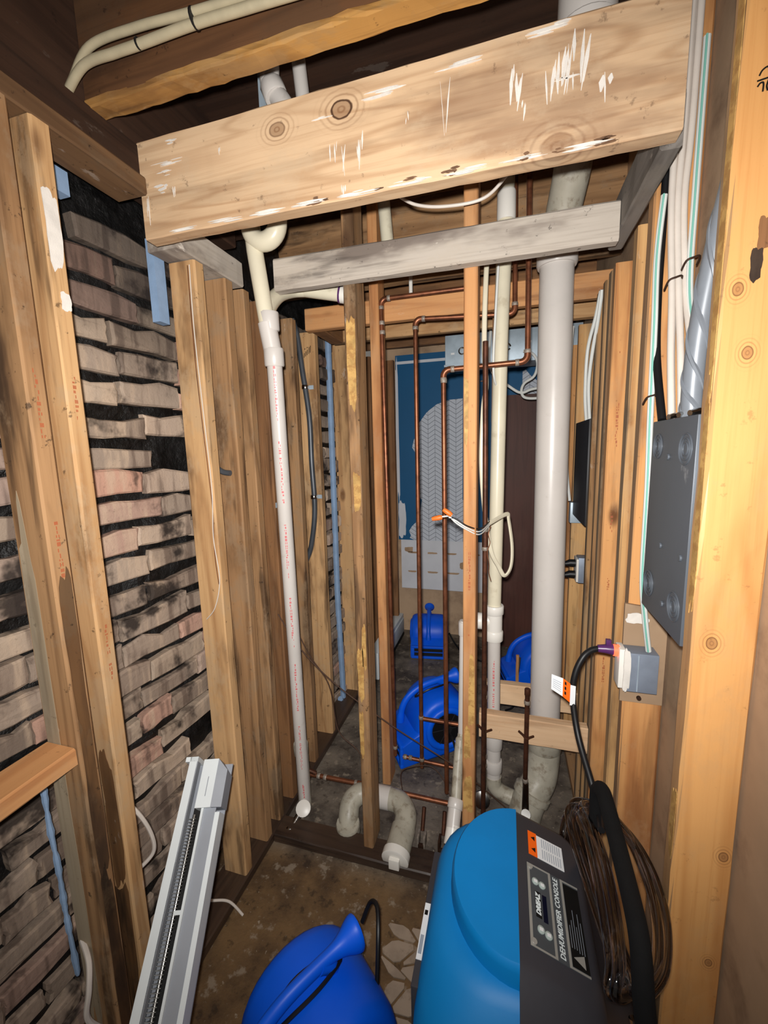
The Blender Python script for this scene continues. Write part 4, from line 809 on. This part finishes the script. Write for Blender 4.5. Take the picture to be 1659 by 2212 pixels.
# ------------------------------------------------------------------ dehumidifier
D = thing('dehumidifier', 'blue and charcoal portable dehumidifier standing at lower right', 'dehumidifier', (.02, .78, 0))
def half(xs, xf, y0, y1, r, n=7):
    s = -1 if xf < xs else 1; P = [(xs, y0)]
    for k in range(n+1): a = math.pi/2*k/n; P.append((xf-s*r+s*r*math.sin(a), y0+r-r*math.cos(a)))
    for k in range(n+1): a = math.pi/2*k/n; P.append((xf-s*r+s*r*math.cos(a), y1-r+r*math.sin(a)))
    P.append((xs, y1)); return P
def loft(name, xs, levels, mat, tilt=0):
    V, F = [], []; n = None
    for (z, xf, y0, y1, r) in levels:
        o = half(xs, xf, y0, y1, r); n = len(o)
        for (x, y) in o:
            k = max(0, min(1, (z-.25)/.3)); V.append((x, y, z-tilt*(x-.04)*k))
    for i in range(len(levels)-1):
        for j in range(n): F.append((i*n+j, i*n+(j+1) % n, (i+1)*n+(j+1) % n, (i+1)*n+j))
    F.append(tuple(range(n))); F.append(tuple((len(levels)-1)*n+j for j in range(n)))
    return mk(name, V, F, mat, D, True)
LVB = [(.0, -.13, .54, 1.0, .05), (.05, -.15, .525, 1.01, .06), (.40, -.150, .525, 1.005, .08), (.455, -.150, .54, 1.0, .09), (.49, -.146, .565, .997, .11), (.52, -.140, .595, .994, .125), (.54, -.132, .613, .990, .125), (.552, -.118, .628, .982, .12), (.557, -.10, .645, .965, .11)]
loft('front_shell', .038, LVB, 'teal')
V, F = [], []; N = 26
for (z, k) in ((.54, 1.02), (.585, 1.0), (.595, .985), (.600, .96), (.601, .90)):
    for i in range(N+1):
        a = -math.pi/2-math.pi*i/N; V.append((.038+.138*k*math.cos(a), .812+.172*k*math.sin(a), z))
for l in range(4):
    for i in range(N): F.append((l*(N+1)+i, l*(N+1)+i+1, (l+1)*(N+1)+i+1, (l+1)*(N+1)+i))
    F.append((l*(N+1)+N, l*(N+1), (l+1)*(N+1), (l+1)*(N+1)+N))
F.append(tuple(4*(N+1)+i for i in range(N+1)))
mk('domed_lid', V, F, 'teal', D, True)
LVK = [(.0, .19, .54, 1.0, .04), (.05, .215, .525, 1.01, .06), (.38, .262, .525, 1.005, .06), (.46, .260, .535, 1.0, .06), (.50, .246, .548, .999, .06), (.525, .22, .565, .998, .06), (.555, .188, .60, .994, .055), (.578, .184, .632, .988, .05), (.590, .178, .648, .98, .045), (.5945, .17, .66, .97, .04)]
TL = .36
loft('rear_shell', .038, LVK, 'char', TL)
UU, VV = Vector((0, 1, 0)), Vector((-1, 0, TL)).normalized(); NN = UU.cross(VV)
cpt = lambda x, y, h=0: Vector((x, y, .5945-TL*(x-.04)))+NN*h
def cbox(name, x0, x1, y0, y1, h0, h1, mat, parent):
    P = [cpt(x0, y0, h0), cpt(x1, y0, h0), cpt(x1, y1, h0), cpt(x0, y1, h0)]; return prism(name, P, NN, h1-h0, mat, parent)
con = cbox('console', .058, .162, .690, .853, -.002, .0015, 'charlabel', D)
X0, XW, Y0, YW = .058, .104, .690, .163
fx = lambda q: X0+XW*q
fy = lambda q: Y0+YW*q
for a, b in ((0, .05), (.42, .465), (.655, .70)): cbox('silver_line', fx(a), fx(b), fy(0), fy(1), .0015, .0022, 'silver', con)
for a, b in ((0, .02), (.98, 1)):
    cbox('silver_line', fx(.05), fx(.42), fy(a), fy(b), .0015, .0021, 'silver', con); cbox('silver_line', fx(.70), fx(1), fy(a), fy(b), .0015, .0021, 'silver', con)
for q in (.05, .95): collar('screw', cpt(fx(.06), fy(q), .003), NN, .0055, .004, 'silver', con, 12)
cbox('brand_plate', fx(.13), fx(.235), fy(.35), fy(.66), .0015, .0022, 'ink_k', con); cbox('display', fx(.265), fx(.345), fy(.33), fy(.65), .0015, .0022, 'lcd', con)
for (a, b) in ((.15, .78), (.28, .77), (.20, .22), (.33, .20)):
    bt = collar('button', cpt(fx(a), fy(b), .002), NN, .0072, .004, 'btn', con, 16); cbox('button_mark', fx(a)-.0035, fx(a)+.0035, fy(b)-.003, fy(b)+.003, .0042, .0046, 'paper', bt)
text_mesh('lettering', 'DRIEAZ', .0125, 'ink_w', con, cpt(fx(.183), fy(.505), .0025), UU, VV, .25, .044, .0002, .0006)
text_mesh('lettering', 'DEHUMIDIFIER CONSOLE', .0140, 'ink_w', con, cpt(fx(.56), fy(.5), .0020), UU, VV, .12, .152, .0002, .0002)
cbox('warning_band', fx(.71), fx(.995), fy(.03), fy(.96), .0015, .0022, 'ink_k', con)
for k, (L0, L1) in enumerate(((.22, .46), (.22, .53), (.22, .66), (.20, .48), (.20, .64), (.20, .55))): cbox('warning_line', fx(.735+k*.042), fx(.742+k*.042), fy(L0), fy(L1), .0022, .0026, 'ink_g', con)
prism('warning_triangle', [cpt(fx(.745), fy(.125), .0022), cpt(fx(.93), fy(.06), .0022), cpt(fx(.93), fy(.19), .0022)], NN, .0005, 'silver', con)
wlab = cbox('warning_label', .083, .140, .878, .935, 0, .0012, 'paper', D); cbox('label_header', .064, .083, .878, .938, 0, .0012, 'orange', wlab)
for q in (.893, .922): prism('hazard_mark', [cpt(.070, q, .0012), cpt(.079, q-.006, .0012), cpt(.079, q+.006, .0012)], NN, .0004, 'ink_k', wlab)
for k in range(9):
    for y_ in (.882, .909): cbox('label_text', .094+k*.0048, .0955+k*.0048, y_, y_+.022, .0012, .0015, 'ink_g', wlab)
fr_ = box('filter_frame', (-.161, -.12, .645, .93, .14, .475), 'char', D, .004); box('frame_label', (-.160, -.148, .69, .80, .475, .4762), 'paper', fr_)
box('label_text', (-.158, -.151, .70, .735, .4762, .4766), 'ink_g', fr_); box('label_text', (-.158, -.151, .775, .785, .4762, .4766), 'ink_k', fr_)
hd = tube('handle', spl([(.185, .925, .30), (.19, .922, .50), (.205, .915, .66), (.203, .905, .745), (.203, .865, .79), (.203, .80, .795), (.203, .66, .785), (.203, .60, .765), (.203, .565, .70), (.222, .555, .55), (.222, .55, .35)], 6), .0148, 'foam', D, 14)
for y_ in (.6, .95): tube('wheel', [(.15, y_-.02, .0+.075), (.15, y_+.02, .075)], .075, 'black', D, 24)
t = thing('drain_hose', 'clear vinyl hose coiled over the dehumidifier handle', 'hose', (.22, .8, .5))
LP = [(.15, .985, .605), (.19, .975, .625), (.235, .945, .645), (.268, .875, .655), (.279, .79, .66), (.274, .72, .655), (.250, .65, .645), (.215, .625, .62), (.192, .666, .59), (.178, .738, .575), (.166, .831, .575), (.152, .92, .585)]
for k, (sx, dz, dyy) in enumerate(((1.06, .018, .0), (.90, .03, .006), (.32, .012, -.006), (.22, .02, .01), (.12, .006, .0))):
    Pk = [(.17+(x-.17)*(sx if x > .17 else 1)+(.012+.009*k if x < .2 else 0), y+dyy*(1 if y > .8 else -1), z+dz) for x, y, z in LP]
    tube('hose_loop', spl(Pk, 7, True), .0088, 'vinyl', t, 12, True)
for k in range(3):
    c_ = (.165+.012*k, 1.045, .50); tube('hose_coil', arc(c_, (.3, .95, 0), (0, 0, 1), .045-.004*k, 0, 345, 22), .0088, 'vinyl', t, 10, True)
tube('hose_end', spl([(.21, .62, .60), (.22, .58, .53), (.21, .555, .44), (.205, .54, .30), (.21, .53, .02)], 6), .0088, 'vinyl', t, 10)
# ------------------------------------------------------------------ leaning heater
HT, HB = Vector((-.785, .868, .655)), Vector((-.515, .10, .022))
la = (HT-HB).normalized(); LEN = (HT-HB).length; wa = (rt-la*rt.dot(la)).normalized(); na = wa.cross(la); na = na if na.dot(EYE-HT) > 0 else -na
H = thing('baseboard_heater', 'white electric baseboard heater leaning against the left studs', 'heater', tuple(HB))
def hb(name, l0, l1, w0, w1, d0, d1, mat, parent=None, bev=0):
    V, F = box_vf(l0, l1, w0, w1, d0, d1); V = [HB+la*a+wa*(b-.052)+na*c for a, b, c in V]
    return mk(name, V, F, mat, parent or H)
hb('back_plate', 0, LEN, 0, .106, -.055, -.050, 'hgrey'); hb('left_flange', 0, LEN+.012, .0, .004, -.055, .0, 'hwhite'); hb('left_flange', 0, LEN+.012, .004, .022, -.004, 0, 'hwhite')
hb('left_lip', 0, LEN, .020, .023, -.022, 0, 'hgrey'); hb('channel', 0, LEN-.10, .023, .060, -.050, -.047, 'hdark')
hb('front_lip', 0, LEN-.10, .058, .064, -.03, 0, 'hwhite'); fp_ = hb('front_panel', 0, LEN-.10, .064, .094, -.012, -.008, 'hgrey'); hb('front_lip', 0, LEN-.12, .094, .106, -.055, -.004, 'hwhite')
V, F = box_vf(LEN-.11, LEN+.004, .040, .110, -.055, .006)
for q in (4+1, 4+3): V[q] = (V[q][0], V[q][1], V[q][2])
cap_ = hb('end_cap', LEN-.11, LEN+.002, .042, .082, -.055, .006, 'hwhite'); V = [(LEN-.11, .082, -.055), (LEN-.11, .108, -.055), (LEN-.03, .108, -.055), (LEN+.002, .082, -.055), (LEN-.11, .082, .006), (LEN-.11, .108, -.002), (LEN-.025, .108, -.002), (LEN+.002, .082, .006)]
mk('end_cap', [HB+la*a+wa*(b-.052)+na*c for a, b, c in V], [(0, 3, 2, 1), (4, 5, 6, 7), (0, 1, 5, 4), (1, 2, 6, 5), (2, 3, 7, 6), (3, 0, 4, 7)], 'hgrey', H)
hb('cap_slot', LEN-.085, LEN-.04, .062, .064, .006, .0064, 'hgrey', cap_); hb('hook_plate', LEN+.0, LEN+.012, -.012, .022, -.055, 0, 'hwhite')
tube('heating_tube', [HB+la*.0+wa*(.036-.052)+na*-.022, HB+la*(LEN-.12)+wa*(.036-.052)+na*-.022], .0045, 'chrome', H, 10)
vs = []
k = .01
while k < LEN-.13:
    V, F = box_vf(k, k+.0012, .026, .045, -.038, -.010); vs.append(([HB+la*a+wa*(b-.052)+na*c for a, b, c in V], F)); k += .0065
fn = mk('fins', *join(vs), 'fin', H); fn['kind'] = 'stuff'
for l_ in (.30, .50, .72): hb('clip', l_, l_+.008, .040, .062, -.012, -.006, 'hwhite')
# small debris on the wet floor
for k, (x_, y_) in enumerate(((-.56, 1.02), (-.47, 1.10), (-.60, .90), (-.40, 1.08), (-.70, 1.55), (-.62, 1.62), (-.55, 1.7), (-.50, 1.15))):
    pass
